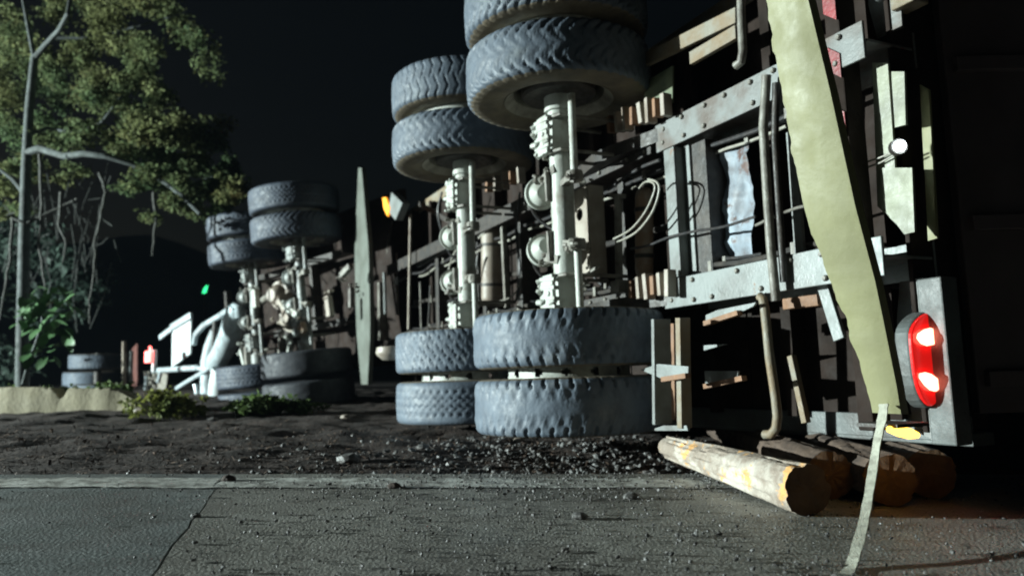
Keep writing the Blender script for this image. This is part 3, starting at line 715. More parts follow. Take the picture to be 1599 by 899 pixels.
# yellow bumper beam, torn loose and leaning
def bumper():
    mb = MB(); n_ = 90; vs = []
    pts = [(1207, -90, 64), (1226, 0, 68), (1258, 155, 77), (1294, 330, 80), (1330, 440, 67), (1348, 500, 57), (1374, 600, 46), (1383, 645, 43)]
    def at(t):
        yy = -90 + 735 * t; k = next((j + (yy - pts[j][1]) / (pts[j + 1][1] - pts[j][1]) for j in range(len(pts) - 1) if yy <= pts[j + 1][1] + 1e-6), len(pts) - 1); i = min(int(k), len(pts) - 2); f = k - i
        return [pts[i][j] * (1 - f) + pts[i + 1][j] * f for j in range(3)]
    for i in range(n_ + 1):
        t = i / n_; px, py, wd = at(t); Y = 2.42 + .25 * t
        c = W(px, py, Y)
        d = Vector((.62, -.78, 0)).normalized(); nrm = Vector((-.78, -.62, .05)).normalized()
        k = (CAMP + ray(px + wd / 2, py) * 0)
        half = wd / 2 * Y / F_PX / (.62 + .78 * .38) 
        dent = .003 * noise.noise(Vector((t * 9, 0, 0))) + .002 * noise.noise(Vector((t * 30, 2, 0)))
        j1 = .010 * noise.noise(Vector((t * 22, 5, 0))) + .006 * noise.noise(Vector((t * 60, 8, 0)))
        L0 = c - d * (half + j1); R0 = c + d * half
        th = .055
        ring = [L0 - nrm * .012, L0 * .6 + R0 * .4 + nrm * (.004 + dent), L0 * .2 + R0 * .8 + nrm * (.003 + dent), R0, R0 - nrm * th, R0 * .5 + L0 * .5 - nrm * (th - .01), L0 - nrm * th]
        vs += [TF.loc_of(p) for p in ring]
    m7 = 7
    fs = [(i * m7 + k, i * m7 + (k + 1) % m7, (i + 1) * m7 + (k + 1) % m7, (i + 1) * m7 + k) for i in range(n_) for k in range(m7)]
    fs += [tuple(reversed(range(m7))), tuple(n_ * m7 + k for k in range(m7))]
    mb.add(vs, fs, True); o = mb.build('rear_bumper', M['yellow'], tr); o.data.set_sharp_from_angle(angle=R(35)); return o
bumper()
# front end of the trailer: stake, marker box, rods
mb = MB(); n_ = 14; vs = []
for i in range(n_ + 1):
    t = i / n_; py = 262 + 338 * t; px = 562 + 7 * t
    wd = 5 + 17 * min(1, t / .38) if t < .38 else 22 if t < .75 else 22 - 12 * (t - .75) / .25
    a, b = tn(px - wd / 2, py, .06), tn(px + wd / 2, py, .06)
    vs += [a, b, b + Vector((.05, 0, 0)), a + Vector((.05, 0, 0))]
mb.add(vs, [(i * 4 + k, i * 4 + (k + 1) % 4, (i + 1) * 4 + (k + 1) % 4, (i + 1) * 4 + k) for i in range(n_) for k in range(4)] + [(3, 2, 1, 0), (n_ * 4, n_ * 4 + 1, n_ * 4 + 2, n_ * 4 + 3)])
mb.build('front_bolster', M['pole'], tr)
mb = MB(); mb.prism([tn(611, 300, .12), tn(628, 317, .12), tn(617, 344, .12), tn(606, 330, .12)], (.08, 0, 0)); mk = mb.build('marker_box', M['rail'], tr, .004)
p = tn(602, 322, .11); mb = MB(); mb.prism([tn(597, 309, .11), tn(602, 308, .11), tn(608, 325, .11), tn(605, 338, .11), tn(599, 325, .11)], (.02, 0, 0)); mb.build('amber_marker', M['amberdim'], mk)
for (x0, y0, x1, y1, wd, mm, nn) in ((641, 335, 638, 514, .03, 'tank', .3), (600, 425, 602, 490, .04, 'rail', .4), (619, 395, 621, 492, .022, 'steel', .4), (612, 345, 604, 398, .02, 'steel', .45), (656, 440, 658, 520, .022, 'steel', .5), (690, 470, 690, 520, .02, 'steel', .5), (672, 445, 668, 520, .015, 'darksteel', .4), (745, 340, 748, 480, .03, 'darksteel', .5)):
    mb = MB(); mb.beam(tn(x0, y0, nn), tn(x1, y1, nn), wd, wd * .7); mb.build('hanging_rod', M[mm], tr, .003)
mb = MB(); mb.box(tn(618, 438, .38), (.03, .05, .08), Euler((R(20), 0, 0)).to_matrix()); mb.build('shiny_clip', M['white'], tr)
p = tn(607, 552, .0); mb = MB(); mb.lathe([(.001, -.06), (.07, -.055), (.11, -.02), (.12, 0), (.11, .04), (.001, .05)], TF.loc_of(W(612, 550, 5.75)), (0, 0, 1), 18); mb.build('hub_cap', M['tank'], tr)

# ------------------------------------------------------------------ strap hanging from the bumper
sp_pts = [W(1380, 630, 2.62), W(1378, 650, 2.60), W(1370, 690, 2.55), W(1362, 740, 2.45), W(1352, 800, 2.28), W(1338, 855, 2.04), G(1328, 884, .006), G(1318, 896, .006)]
mb = MB(); vs = []; Q = []
for i in range(len(sp_pts) - 1):
    p0, p1, p2, p3 = sp_pts[max(i - 1, 0)], sp_pts[i], sp_pts[i + 1], sp_pts[min(i + 2, len(sp_pts) - 1)]
    for k in range(6):
        t = k / 6; Q.append(.5 * ((2 * p1) + (p2 - p0) * t + (2 * p0 - 5 * p1 + 4 * p2 - p3) * t * t + (3 * p1 - p0 - 3 * p2 + p3) * t ** 3))
for i, p in enumerate(Q):
    hw = .015 * (1 + .25 * noise.noise(Vector((i * .5, 0, 0)))); tw = .5 * noise.noise(Vector((i * .12, 3, 0)))
    s_ = Vector((math.cos(tw - .95), math.sin(tw - .95), .1)) * hw
    nn = Vector((-s_.y, s_.x, 0)).normalized() * .003
    vs += [p - s_ - nn, p + s_ - nn, p + s_ + nn, p - s_ + nn]
mb.add(vs, [(i * 4 + k, i * 4 + (k + 1) % 4, (i + 1) * 4 + (k + 1) % 4, (i + 1) * 4 + k) for i in range(len(Q) - 1) for k in range(4)])
tag(mb.build('strap', M['strap']), 'frayed pale strap hanging from the yellow bumper down to the road', 'strap')

# ------------------------------------------------------------------ logs under the trailer
def log(p_end, p_far, r, label, seed, taper=.14, bark='darkbark'):
    d = (p_far - p_end); L_ = d.length; d.normalize(); a = Vector((0, 0, 1)).cross(d).normalized(); b = d.cross(a)
    n_, seg = 80, 60; vs = []
    for i in range(n_ + 1):
        t = i / n_
        for k in range(seg):
            an = 2 * math.pi * k / seg
            q = Vector((math.cos(an) * 1.6, math.sin(an) * 1.6, t * L_ * 1.5 + seed))
            rr = r * (1 - taper * t) * (1 + .07 * noise.noise(q) + .05 * noise.noise(q * 3.3) + .035 * noise.noise(q * 9))
            if noise.noise(q * 1.6 + Vector((9, 0, 0))) > .22: rr -= r * .08
            vs.append(p_end + d * (t * L_) + (a * math.cos(an) + b * math.sin(an)) * rr)
    mb = MB(); mb.add(vs, [(i * seg + k, i * seg + (k + 1) % seg, (i + 1) * seg + (k + 1) % seg, (i + 1) * seg + k) for i in range(n_) for k in range(seg)], True)
    mb.f.append(tuple(n_ * seg + k for k in range(seg))); mb.sm.append(False); mb.mi.append(0)
    o = mb.build('log', M[bark]); tag(o, label, 'log', 'logs lying under the trailer')
    mb = MB(); ring = vs[:seg]; rings = [[p_end + (p - p_end) * f - d * (.004 + .004 * noise.noise(p * 30)) for p in ring] for f in (1, .75, .5, .25)]
    allv = [p for rg in rings for p in rg] + [p_end - d * .006]
    fs = [(i * seg + (k + 1) % seg, i * seg + k, (i + 1) * seg + k, (i + 1) * seg + (k + 1) % seg) for i in range(3) for k in range(seg)]
    fs += [(3 * seg + (k + 1) % seg, 3 * seg + k, 4 * seg) for k in range(seg)]
    mb.add(allv, fs, True); mb.build('cut_face', M['endgrain'], o)
log(Vector((.985, 2.62, .086)), Vector((.735, 3.66, .118)), .086, 'pale tapering log with bright lit bark, nearest to the tyres', 1, .40, 'bark')
log(Vector((1.20, 2.95, .088)), Vector((1.40, 5.6, .09)), .088, 'dark log just left of the hanging strap', 5)
log(Vector((1.35, 2.80, .092)), Vector((1.66, 5.5, .10)), .094, 'dark log with brown sawn end just right of the hanging strap', 9)
log(Vector((1.58, 2.95, .095)), Vector((2.0, 5.4, .10)), .092, 'dim brown log end farthest right under the tail light', 13)

# ------------------------------------------------------------------ the overturned lorry beyond
LF = Frame((-2.37, 9.1, .10), (R(-3.0), R(-5.0), R(42.6)))
lo = empty('overturned_lorry', LF.loc, LF.rot)
tag(lo, 'overturned lorry beyond the grey bolster, with white curved pipes and white flap', 'lorry')
ln = LF.n
axle_set(lo, 0.0, {1: ('block', 'rib'), -1: ('plain', 'plain')}, zc=1.30, k=90, low=.17, rr=.05, am='lorryaxle')
axle_set(lo, 1.32, {1: ('rib', 'rib'), -1: ('rib', 'rib')}, zc=1.22, k=130, low=.17, rr=.05, am='lorryaxle')
for z in (1.70, .88):
    mb = MB(); mb.box((.40, 1.1, z), (.012, 2.8, .08)); mb.box((.52, 1.1, z), (.24, 2.8, .012)); mb.build('chassis_rail', M['darksteel'], lo, .003)
for u in (.5, 1.0, 2.2, 3.2):
    mb = MB(); mb.beam((.45, u, .92), (.45, u, 1.66), .07, .1); mb.build('cross_member', M['darksteel'], lo, .003)
mb = MB(); cup(mb, (.1, .75, 1.32), (1, .2, 0), .16, .3); cup(mb, (.05, .45, .98), (1, .3, .2), .14, .2); nuts(mb, (0, .6, 1.2), 14, (.05, .25, .25), .03, 5); mb.build('differential', M['tank'], lo)
mb = MB(); mb.tube(curve((.1, .7, 1.32), (.12, 1.0, 1.4), (.1, 1.3, 1.3), 6), .05, 12); mb.build('drive_shaft', M['steel'], lo)
# white ducts and tube frame
mb = MB(); mb.tube([ln(x, y, .0) for x, y in ((372, 478), (366, 500), (360, 522), (350, 545), (340, 562), (336, 570))], [.12, .15, .155, .15, .145, .13], 18); mb.build('air_duct', M['chrome'], lo)
mb = MB(); mb.tube([ln(x, y, .05) for x, y in ((338, 515), (330, 540), (326, 565), (326, 600), (326, 640))], [.08, .10, .115, .12, .12], 14); mb.build('air_duct', M['chrome'], lo)
mb = MB(); mb.tube([ln(x, y, -.02) for x, y in ((346, 575), (342, 600), (340, 630))], [.13, .14, .14], 16); mb.build('fuel_tank', M['white'], lo)
fr = [((303, 537), (306, 522), (318, 508), (345, 492), (366, 477), (372, 480), (372, 496)), ((240, 578), (262, 577), (308, 574)), ((276, 606), (290, 597), (322, 578)), ((252, 577), (247, 596)), ((229, 583), (227, 614)), ((308, 574), (322, 578), (330, 570)), ((305, 600), (310, 628), (308, 636)), ((336, 500), (332, 560), (330, 640))]
for i, pts in enumerate(fr):
    mb = MB(); mb.tube([ln(x, y, -.06) for x, y in pts], .042 if i < 2 else .032, 8); mb.build('frame_tube', M['darksteel' if i == 7 else 'chrome'], lo)
mb = MB(); mb.prism([ln(269, 508, -.02), ln(298, 490, -.02), ln(297, 552, -.02), ln(268, 573, -.02)], (.03, 0, 0)); mb.build('mud_flap', M['white'], lo)
mb = MB(); mb.beam(ln(268, 511, -.05), ln(299, 492, -.05), .09, .05); mb.beam(ln(250, 527, -.05), ln(267, 514, -.05), .08, .04); mb.build('flap_hinge', M['chrome'], lo, .004)
mb = MB(); mb.prism([ln(225, 580, .1), ln(262, 580, .1), ln(258, 612, .1), ln(228, 612, .1)], (.03, 0, 0)); mb.build('side_panel', M['steel'], lo)
for (x0, y0, x1, y1, wd, mm) in ((398, 452, 400, 480, .10, 'axle'), (436, 470, 452, 500, .10, 'tank'), (446, 478, 466, 492, .08, 'axle'), (440, 520, 438, 555, .05, 'steel'), (452, 530, 452, 552, .06, 'axle'), (470, 505, 474, 520, .12, 'browntank'), (512, 462, 516, 494, .08, 'tank'), (534, 430, 548, 415, .06, 'steel'), (385, 540, 388, 590, .06, 'steel'), (377, 545, 384, 575, .05, 'axle'), (412, 550, 414, 590, .04, 'steel'), (549, 448, 549, 480, .04, 'steel')):
    mb = MB(); mb.beam(ln(x0, y0, -.08), ln(x1, y1, -.08), wd, .06); nuts(mb, ln(x0, y0, -.08), 5, (.04, .1, .08), .03, int(x0)); mb.build('bracket', M[mm], lo, .004)
mb = MB(); mb.box((.75, .7, 1.3), (.05, 3.8, 2.0)); mb.build('deck_sheet', M['deck'], lo)

# ------------------------------------------------------------------ far truck behind the wall
FF = Frame((W(152, 600, 15.6).x, 15.6, .02), (0, R(-1), R(35)))
ft = empty('distant_truck', FF.loc, FF.rot)
tag(ft, 'far overturned truck behind the low wall, one small red light and blue tyres', 'truck')
fz = FF.loc_of(W(150, 565, 15.2)).z
wheel(ft, 0, FF.loc_of(W(150, 566, 15.6)).z + .02, 'lug', False, 0); wheel(ft, 0, FF.loc_of(W(150, 600, 15.6)).z - .14, 'rib', True, 1)
wheel(ft, 1.1, FF.loc_of(W(88, 594, 16.4)).z + .03, 'rib', False, 2)
mb = MB(); mb.tube([(0, 0, .1), (0, 0, .72)], .07, 12); mb.build('axle_beam', M['darksteel'], ft)
mb = MB(); a = FF.n(194, 533, .1); b = FF.n(194, 600, .1); mb.beam(a, b, .09, .06); mb.build('frame_post', M['tank'], ft, .004)
mb = MB(); a = FF.n(206, 548, .2); b = FF.n(204, 600, .2); mb.beam(a, b, .035, .05); mb.build('frame_post', M['rail'], ft, .003)
mb = MB(); a = FF.n(212, 540, .35); b = FF.n(212, 605, .35); mb.beam(a, b, .55, .04); mb.build('end_panel', mat('dark red truck panel', (.10, .03, .02), (.05, .02, .02), 4, .7), ft)
a = FF.n(231, 557, .1); mb = MB(); mb.box(a, (.06, .16, .17)); mb.prism([a + Vector((0, -.10, .05)), a + Vector((0, -.03, .05)), a + Vector((0, -.06, .16))], (.03, 0, 0)); rl = mb.build('tail_lamp', M['redsmall'], ft)
mb = MB(); mb.box(a + Vector((.09, 0, -.06)), (.05, .12, .34)); mb.build('lamp_panel', M['white'], ft, .006)

# small green signal far off
gp = W(320, 452, 40); e = empty('signal_lamp', (gp.x, gp.y, -.4)); tag(e, 'tiny green lamp glowing on a dark post in the distance', 'signal')
hh = gp.z + .4; mb = MB(); mb.tube([(0, 0, 0), (0, 0, hh + .3)], .06, 8); mb.build('post', M['darksteel'], e)
mb = MB(); mb.prism([(-.10, -.1, hh - .2), (.08, -.1, hh - .16), (.16, -.1, hh + .22), (.02, -.1, hh + .12)], (0, .06, 0)); mb.build('green_lamp', M['green'], e)

# ------------------------------------------------------------------ low concrete wall
def low_wall():
    pts = [(-80, 606), (-10, 604), (60, 604), (80, 606), (86, 613), (92, 622), (99, 617), (106, 605), (135, 606), (170, 606), (190, 612), (212, 624), (226, 640)]
    Y = 7.3; mb = MB(); n_ = len(pts)
    xs = []
    for i in range(n_ - 1):
        for k in range(6):
            t = k / 6; xs.append((pts[i][0] * (1 - t) + pts[i + 1][0] * t, pts[i][1] * (1 - t) + pts[i + 1][1] * t))
    xs.append(pts[-1]); vs = []
    for i, (px, py) in enumerate(xs):
        p = W(px, py + 1.5 * noise.noise(Vector((px * .2, 0, 0))), Y); j = .012 * noise.noise(Vector((p.x * 5, 0, 0)))
        z1 = max(p.z, .07)
        vs += [(p.x, Y + j, -.1), (p.x, Y + j, z1 * .5), (p.x, Y + j + .008, z1 - .012), (p.x, Y + .03, z1), (p.x, Y + .20, z1 - .01), (p.x, Y + .22, -.1)]
    N_ = len(xs)
    mb.add(vs, [(i * 6 + k, (i + 1) * 6 + k, (i + 1) * 6 + k + 1, i * 6 + k + 1) for i in range(N_ - 1) for k in range(5)])
    mb.f.append(tuple((N_ - 1) * 6 + k for k in range(6))); mb.sm.append(False); mb.mi.append(0)
    tag(mb.build('low_wall', M['wall']), 'low pale concrete wall with a chipped notch, at the left verge', 'wall')
low_wall()

# ------------------------------------------------------------------ foliage
def leaf_cloud(mb, c, rad, n, size, seed, droop=.3):
    q = random.Random(seed)
    for _ in range(n):
        while True:
            v = Vector((q.uniform(-1, 1), q.uniform(-1, 1), q.uniform(-1, 1)))
            if v.length <= 1: break
        v *= (.35 + .65 * q.random()) if v.length > .3 else 1.0
        p = c + Vector((v.x * rad[0], v.y * rad[1], v.z * rad[2]))
        d = Vector((q.uniform(-1, 1), q.uniform(-1, 1), q.uniform(-1, .6) - droop)).normalized()
        s_ = d.cross(Vector((q.uniform(-1, 1), q.uniform(-1, 1), q.uniform(-1, 1)))).normalized()
        nrm = d.cross(s_); L_ = size * q.uniform(.6, 1.3); wv = L_ * .3
        mb.add([p, p + d * L_ * .45 + s_ * wv + nrm * L_ * .06, p + d * L_, p + d * L_ * .45 - s_ * wv + nrm * L_ * .06], [(0, 1, 2), (0, 2, 3)])
# main tree
tY = 9.6
tb_ = W(36, 640, tY); tree = empty('tree', (tb_.x, tb_.y, 0)); tag(tree, 'leafy pale trunked tree overhanging the wall at upper left', 'tree')
tl = Vector((-tb_.x, -tb_.y, 0))
def TW(px, py, Y=tY): return W(px, py, Y) + tl
mb = MB(); mb.tube([TW(34, 660), TW(36, 500), TW(38, 380), TW(41, 260), TW(46, 170), TW(54, 90)], [.085, .075, .068, .06, .055, .048], 12); mb.build('trunk', M['trunk'], tree)
for pts, r in (([(54, 92), (48, 62), (43, 38), (36, 0)], .032), ([(54, 92), (70, 72), (92, 48), (106, 22), (112, -20)], .040), ([(38, 240), (60, 232), (100, 244), (130, 240), (165, 244), (205, 256), (245, 276), (282, 304), (312, 334)], .046), ([(250, 285), (290, 290), (330, 278), (360, 262)], .024), ([(41, 212), (75, 200), (120, 210), (160, 190), (190, 150)], .026), ([(84, 60), (150, 60), (220, 40), (290, 20)], .022), ([(36, 300), (20, 280), (-20, 250)], .03)):
    mb = MB(); P = [TW(x, y, tY - .35 * (r > .035) * min(i, 3) / 2 + .1 * math.sin(i * 1.3)) for i, (x, y) in enumerate(pts)]; mb.tube(P, [r * (1 - .6 * i / len(P)) for i in range(len(P))], 8); mb.build('limb', M['trunk'], tree)
mb = MB()
cl = [(300, 240, 52, 40, 560), (340, 300, 44, 40, 560), (268, 215, 46, 40, 420), (240, 255, 52, 36, 360), (300, 320, 36, 26, 260), (360, 282, 26, 28, 320), (270, 280, 40, 26, 320), (325, 262, 40, 34, 420), (235, 225, 40, 34, 260), (215, 200, 46, 40, 340), (180, 165, 48, 48, 420), (150, 120, 52, 46, 420), (120, 95, 44, 42, 340), (205, 120, 44, 40, 240), (230, 60, 70, 50, 260), (300, 40, 54, 46, 150), (150, 40, 60, 40, 240), (60, 140, 52, 60, 300), (10, 200, 40, 60, 260), (15, 90, 50, 50, 220), (90, 200, 50, 36, 260), (150, 215, 60, 30, 300), (30, 260, 44, 24, 200), (110, 270, 40, 14, 80), (320, 90, 26, 50, 60), (310, 200, 44, 30, 180), (250, 150, 34, 30, 120), (200, 285, 26, 20, 90), (20, 40, 44, 44, 200), (80, 10, 50, 34, 200), (180, 5, 60, 34, 200), (260, 5, 60, 30, 140), (60, 90, 30, 40, 160), (10, 150, 36, 40, 200), (90, 150, 36, 40, 200), (30, 320, 40, 24, 110), (300, 300, 44, 30, 260), (255, 318, 30, 22, 120), (345, 322, 26, 20, 160), (240, 190, 36, 34, 220), (20, 280, 40, 30, 150)]
for i, (px, py, rx, ry, n_) in enumerate(cl):
    for k in range(5):
        ox, oy = rnd.gauss(0, .45), rnd.gauss(0, .45)
        c = TW(px + ox * rx, py + oy * ry, tY + (rnd.uniform(-.6, .7) if px > 130 else rnd.uniform(.25, 1.4))); s_ = tY / F_PX
        leaf_cloud(mb, c, (rx * s_ * .55, .35, ry * s_ * .55), int(n_ / 1.05), .060, 100 + i * 7 + k)
mb.build('crown', M['leaf'], tree)
# vines
vine = [[(156, 270), (166, 300), (156, 340), (148, 380), (149, 400), (146, 430), (140, 470), (140, 505)], [(62, 240), (66, 320), (60, 380), (68, 430), (72, 470)], [(20, 340), (40, 350), (80, 330), (120, 310)], [(20, 340), (16, 400), (8, 450), (0, 500)], [(96, 300), (92, 350), (104, 380), (98, 410)], [(240, 300), (244, 340), (240, 378), (238, 400)]]
vl = ['long pale hanging vine right of the broad leafed sapling', 'thin vine hanging beside the pale tree trunk', 'slanting dry creeper stem between trunk and hanging vine', 'bent vine stem at the left picture edge', 'short thin vine hanging left of the longest vine', 'short dark vine hanging under the leafy limb']
for pts, lb in zip(vine, vl):
    b0 = W(*pts[0], 9.1); P = []
    for i in range(len(pts) - 1):
        for k in range(4):
            t = k / 4; P.append(W(pts[i][0] * (1 - t) + pts[i + 1][0] * t + rnd.uniform(-1.2, 1.2), pts[i][1] * (1 - t) + pts[i + 1][1] * t, 9.1 + .1 * math.sin(i)))
    P.append(W(*pts[-1], 9.1)); mb = MB(); mb.tube(P, [.022 * (1 - .6 * i / len(P)) for i in range(len(P))], 6)
    tag(mb.build('vine', M['vine']), lb, 'vine', 'vines hanging from the tree')
# tangle of twigs and dark thicket behind the tree
mb = MB()
for i in range(70):
    x, y = rnd.uniform(0, 190), rnd.uniform(250, 420); p = W(x, y, rnd.uniform(9.8, 11)); q = p + Vector((rnd.uniform(-.25, .25), rnd.uniform(-.2, .2), rnd.uniform(-.9, .2)))
    mb.tube([p, (p + q) / 2 + Vector((rnd.uniform(-.06, .06), 0, 0)), q], .006, 4)
o = mb.build('twig_tangle', M['twig']); tag(o, 'tangle of thin twigs hanging behind the tree trunk', 'twigs', kind='stuff')
mb = MB()
for i in range(46):
    x, y = rnd.uniform(-60, 180), rnd.uniform(330, 610)
    if (x > 120 and y < 430) or (x > 40 and y > 500): continue
    leaf_cloud(mb, W(x, y, rnd.uniform(12, 14.0)), (.5, .5, .4), 90, .16, 900 + i)
o = mb.build('thicket', M['darkleaf']); tag(o, 'dark undergrowth behind the sapling at far left', 'undergrowth', kind='stuff')
# broad leafed sapling
sb = W(38, 588, 8.4); sap = empty('sapling', (sb.x, sb.y, .1)); tag(sap, 'young sapling with broad fresh green leaves and a pale bent stem', 'sapling')
sl = Vector((-sb.x, -sb.y, -.1))
mb = MB(); mb.tube([W(x, y, 8.4) + sl for x, y in ((36, 600), (46, 565), (58, 532), (66, 505), (68, 480), (76, 458), (80, 440))], [.022, .022, .020, .018, .015, .011, .006], 8); mb.build('stem', M['trunk'], sap)
def leafmesh():
    mb = MB(); n_ = 6; vs = []
    for i in range(n_ + 1):
        t = i / n_; wv = .30 * math.sin(math.pi * min(1, t * .95 + .03)) ** .8; z = -.35 * t * t
        vs += [(-wv, t, z + .05 * wv), (0, t, z - .03), (wv, t, z + .05 * wv)]
    fs = []
    for i in range(n_):
        for k in range(2): fs.append((i * 3 + k, i * 3 + k + 1, i * 3 + k + 4, i * 3 + k + 3))
    mb.add(vs, fs, True); return mb.build('leaf', M['bigleaf'], mesh_only=True)
LEAF = leafmesh()
lc = [(30, 470), (48, 455), (60, 450), (78, 462), (92, 452), (112, 458), (45, 485), (62, 478), (84, 486), (100, 484), (114, 482), (54, 498), (72, 500), (88, 506), (70, 520), (86, 524), (100, 512), (106, 520), (60, 512), (40, 500), (95, 498), (80, 512), (52, 540), (44, 556), (78, 552), (86, 560), (66, 545), (92, 540), (28, 486), (36, 462), (100, 470), (70, 466), (56, 466), (90, 470), (76, 478), (48, 474), (66, 492), (92, 516)]
for i, (px, py) in enumerate(lc * 2):
    p = W(px + rnd.uniform(-6, 6), py + rnd.uniform(-6, 6), 8.4 + rnd.uniform(-.2, .25)) + sl
    o = link('leaf', LEAF, sap, p, (R(rnd.uniform(-50, 20)), R(rnd.uniform(-30, 30)), R(rnd.uniform(60, 300))))
    s_ = rnd.uniform(.13, .21); o.scale = (s_, s_, s_)
# weeds
def weed(name, label, px, py, Y, wpx, hpx, n, mm, size, group='weeds along the verge'):
    b = W(px, py, Y); b.z = max(.0, verge_h(b.x, b.y)); e = empty(name, b); tag(e, label, 'weed', group)
    s_ = Y / F_PX; mb = MB()
    st = MB()
    for i in range(n):
        x, y = rnd.gauss(0, .27) * wpx * s_, rnd.uniform(-.25, .25); h = hpx * s_ * rnd.uniform(.35, 1.0) * (1 - .5 * abs(x) / (wpx * s_))
        q = Vector((x * 1.15 + rnd.uniform(-.06, .06), y + rnd.uniform(-.08, .05), h))
        st.tube([Vector((x, y, -.02)), Vector((x, y, h * .5)), q], .0025, 4)
        if i % 2: leaf_cloud(mb, Vector((x, y - .05, .08)), (.09, .08, .07), 12, size, rnd.randrange(10 ** 6), .1)
        leaf_cloud(mb, q * .8 + Vector((x * .2, y * .2, 0)), (.07, .07, h * .3), 16, size, rnd.randrange(10 ** 6), .1)
    mb.build('foliage', M[mm], e); st.build('stems', M['vine'], e)['kind'] = 'stuff'
weed('weed', 'yellow green weed clump at the right end of the low wall', 262, 657, 6.9, 84, 50, 54, 'weed', .055)
weed('weed', 'low green weeds between the yellow clump and the lorry tyre', 395, 652, 7.0, 60, 34, 30, 'grass', .075)
weed('weed', 'green weeds below the lorry tyres, nearest the grey bolster', 445, 650, 7.1, 90, 30, 34, 'grass', .065)
for (px, wd, lb) in ((20, 60, 'dull weeds on the wall top at the left picture edge'), (75, 40, 'weeds sprouting behind the chipped wall notch'), (140, 60, 'weeds behind the wall in front of the far tyre'), (178, 40, 'weeds behind the wall top under the small red light')):
    weed('weed', lb, px, 600, 7.75, wd, 44, 22, 'grass', .07)

# ------------------------------------------------------------------ stones and litter
ICO = []
def ico():
    t = (1 + 5 ** .5) / 2
    v = [(-1, t, 0), (1, t, 0), (-1, -t, 0), (1, -t, 0), (0, -1, t), (0, 1, t), (0, -1, -t), (0, 1, -t), (t, 0, -1), (t, 0, 1), (-t, 0, -1), (-t, 0, 1)]
    f = [(0, 11, 5), (0, 5, 1), (0, 1, 7), (0, 7, 10), (0, 10, 11), (1, 5, 9), (5, 11, 4), (11, 10, 2), (10, 7, 6), (7, 1, 8), (3, 9, 4), (3, 4, 2), (3, 2, 6), (3, 6, 8), (3, 8, 9), (4, 9, 5), (2, 4, 11), (6, 2, 10), (8, 6, 7), (9, 8, 1)]
    return [Vector(a).normalized() for a in v], f
IV, IF = ico()
def pebble(mb, p, r, q):
    rot = Euler((q.uniform(0, 6), q.uniform(0, 6), q.uniform(0, 6))).to_matrix()
    sc = Vector((q.uniform(.6, 1.4), q.uniform(.6, 1.2), q.uniform(.5, .9)))
    mb.add([p + Vector((a.x, a.y, a.z * .75)) * r for a in [rot @ Vector((v.x * sc.x, v.y * sc.y, v.z * sc.z)) * q.uniform(.75, 1.1) for v in IV]], IF)
q = random.Random(4); mb = MB()
for i in range(6000):
    y = q.uniform(1.25, SLAB_E); x = q.gauss(.15, .75) if i % 4 else q.uniform(-3.2, 2.4)
    if x < jx(y) and q.random() < .75: continue
    if q.random() < .25: y = q.uniform(2.9, SLAB_E)
    r = .0028 + .0065 * q.random() ** 4
    pebble(mb, Vector((x, y, r * .4 + .003)), r, q)
for i in range(3800):
    x = q.gauss(.35, .75); y = SLAB_E + abs(q.gauss(0, .7)); r = .003 + .022 * q.random() ** 5
    pebble(mb, Vector((x, y, verge_h(x, y) + r * .3)), r, q)
o = mb.build('gravel', M['stone']); o['kind'] = 'stuff'; o['label'] = 'small grey gravel scattered over the road and verge'; o['category'] = 'gravel'
mb = MB()
for i in range(9000):
    x = q.uniform(-5.5, 1.8); y = SLAB_E + .02 + abs(q.gauss(0, 1.1)); z = verge_h(x, y)
    if y > 7.2: continue
    d = Vector((q.uniform(-1, 1), q.uniform(-1, 1), q.uniform(-.1, .5))).normalized(); s_ = d.cross(Vector((0, 0, 1))).normalized()
    L_ = .005 + .022 * q.random() ** 3; wv = L_ * q.uniform(.15, .45); p = Vector((x, y, z + .006))
    up = Vector((0, 0, wv * .5))
    mb.add([p - d * L_ - s_ * wv, p + d * L_ - s_ * wv * .6, p + d * L_ + s_ * wv, p - d * L_ * .8 + s_ * wv, p + up], [(0, 1, 4), (1, 2, 4), (2, 3, 4), (3, 0, 4), (3, 2, 1, 0)])
o = mb.build('bark_litter', M['chips']); o['kind'] = 'stuff'; o['label'] = 'dark bark litter and soil crumbs over the verge'; o['category'] = 'litter'
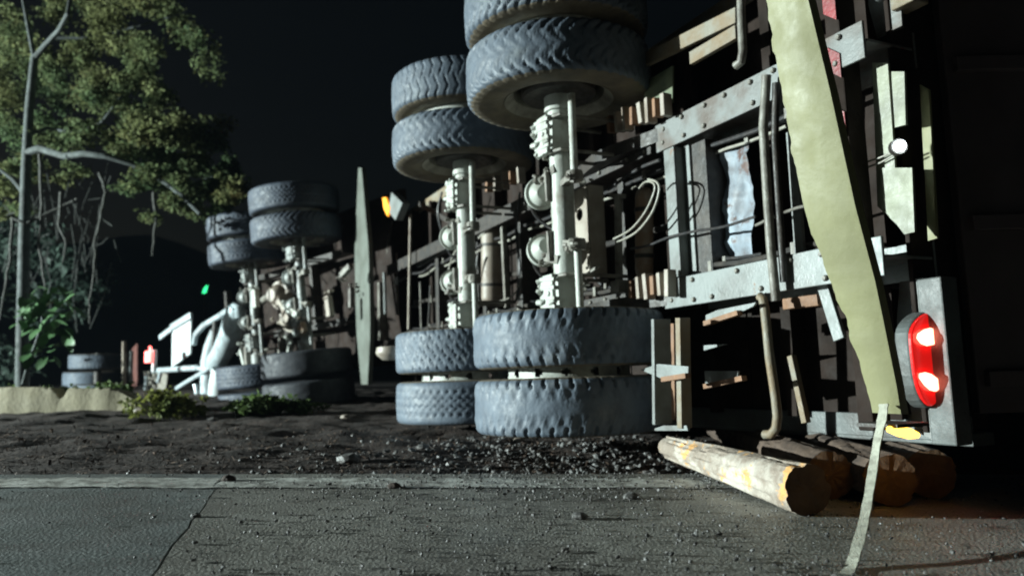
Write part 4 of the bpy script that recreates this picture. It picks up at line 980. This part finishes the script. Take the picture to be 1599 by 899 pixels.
st = [(545, 718, .045, 'pale blue grey stone casting a long shadow on the verge edge'), (905, 800, .022, 'small pale stone lying on the lane below the near tyres'), (985, 770, .024, 'flat pale chip at the fading end of the edge line'), (306, 797, .014, 'tiny white chip lying in the road joint'), (358, 744, .026, 'dark lump where joint and edge line cross'), (615, 754, .022, 'small dark stone on the white edge line'), (890, 689, .045, 'largest grey stone right under the near lower tyre'), (810, 689, .03, 'brown stone under the left half of the near lower tyre'), (660, 708, .03, 'pale splintered chip on the verge in front of the second tyre'), (332, 660, .035, 'pale stone in the soil below the yellow green weeds'), (540, 660, .035, 'tan stone on the soil left of the second lower tyre'), (218, 652, .05, 'tan broken lump at the foot of the wall end')]
for px, py, r, lb in st:
    p = G(px, py, .02); p.z = (verge_h(p.x, p.y) if p.y > SLAB_E else 0) + r * .35
    mb = MB(); n_ = 0
    q2 = random.Random(px); rot = Euler((q2.uniform(0, 3), q2.uniform(0, 3), q2.uniform(0, 3))).to_matrix()
    # subdivided pebble
    vs = list(IV); fs = []; cache = {}
    def mid(a, b):
        k = (min(a, b), max(a, b))
        if k not in cache: vs.append((vs[a] + vs[b]).normalized()); cache[k] = len(vs) - 1
        return cache[k]
    for a, b, c in IF:
        x, y, z = mid(a, b), mid(b, c), mid(c, a); fs += [(a, x, z), (b, y, x), (c, z, y), (x, y, z)]
    vv = [rot @ v for v in vs]
    mb.add([Vector((v.x * 1.25, v.y, v.z * .7)) * r * (1 + .3 * noise.noise(v * 1.7 + Vector((px, 0, 0)))) for v in vv], fs)
    dark = 'dark' in lb
    o = mb.build('stone', M['soil'] if dark else M['stone'] if 'tan' not in lb and 'brown' not in lb else M['tank'], loc=p)
    tag(o, lb, 'stone', 'single stones on road and verge')

# ------------------------------------------------------------------ thin night haze lit by the lamps
mb = MB(); mb.box((0, 0, 30), (600, 600, 62.2)); hz = mb.build('haze', []); hz['kind'] = 'stuff'
hm = bpy.data.materials.new('night haze'); hm.use_nodes = True; hn = hm.node_tree; hn.nodes.clear()
ho = hn.nodes.new('ShaderNodeOutputMaterial'); hp = hn.nodes.new('ShaderNodeVolumePrincipled')
hp.inputs['Density'].default_value = .0003; hp.inputs['Color'].default_value = (.62, .80, 1.0, 1); hp.inputs['Anisotropy'].default_value = .25
hn.links.new(hp.outputs[0], ho.inputs['Volume']); hz.data.materials.append(hm)
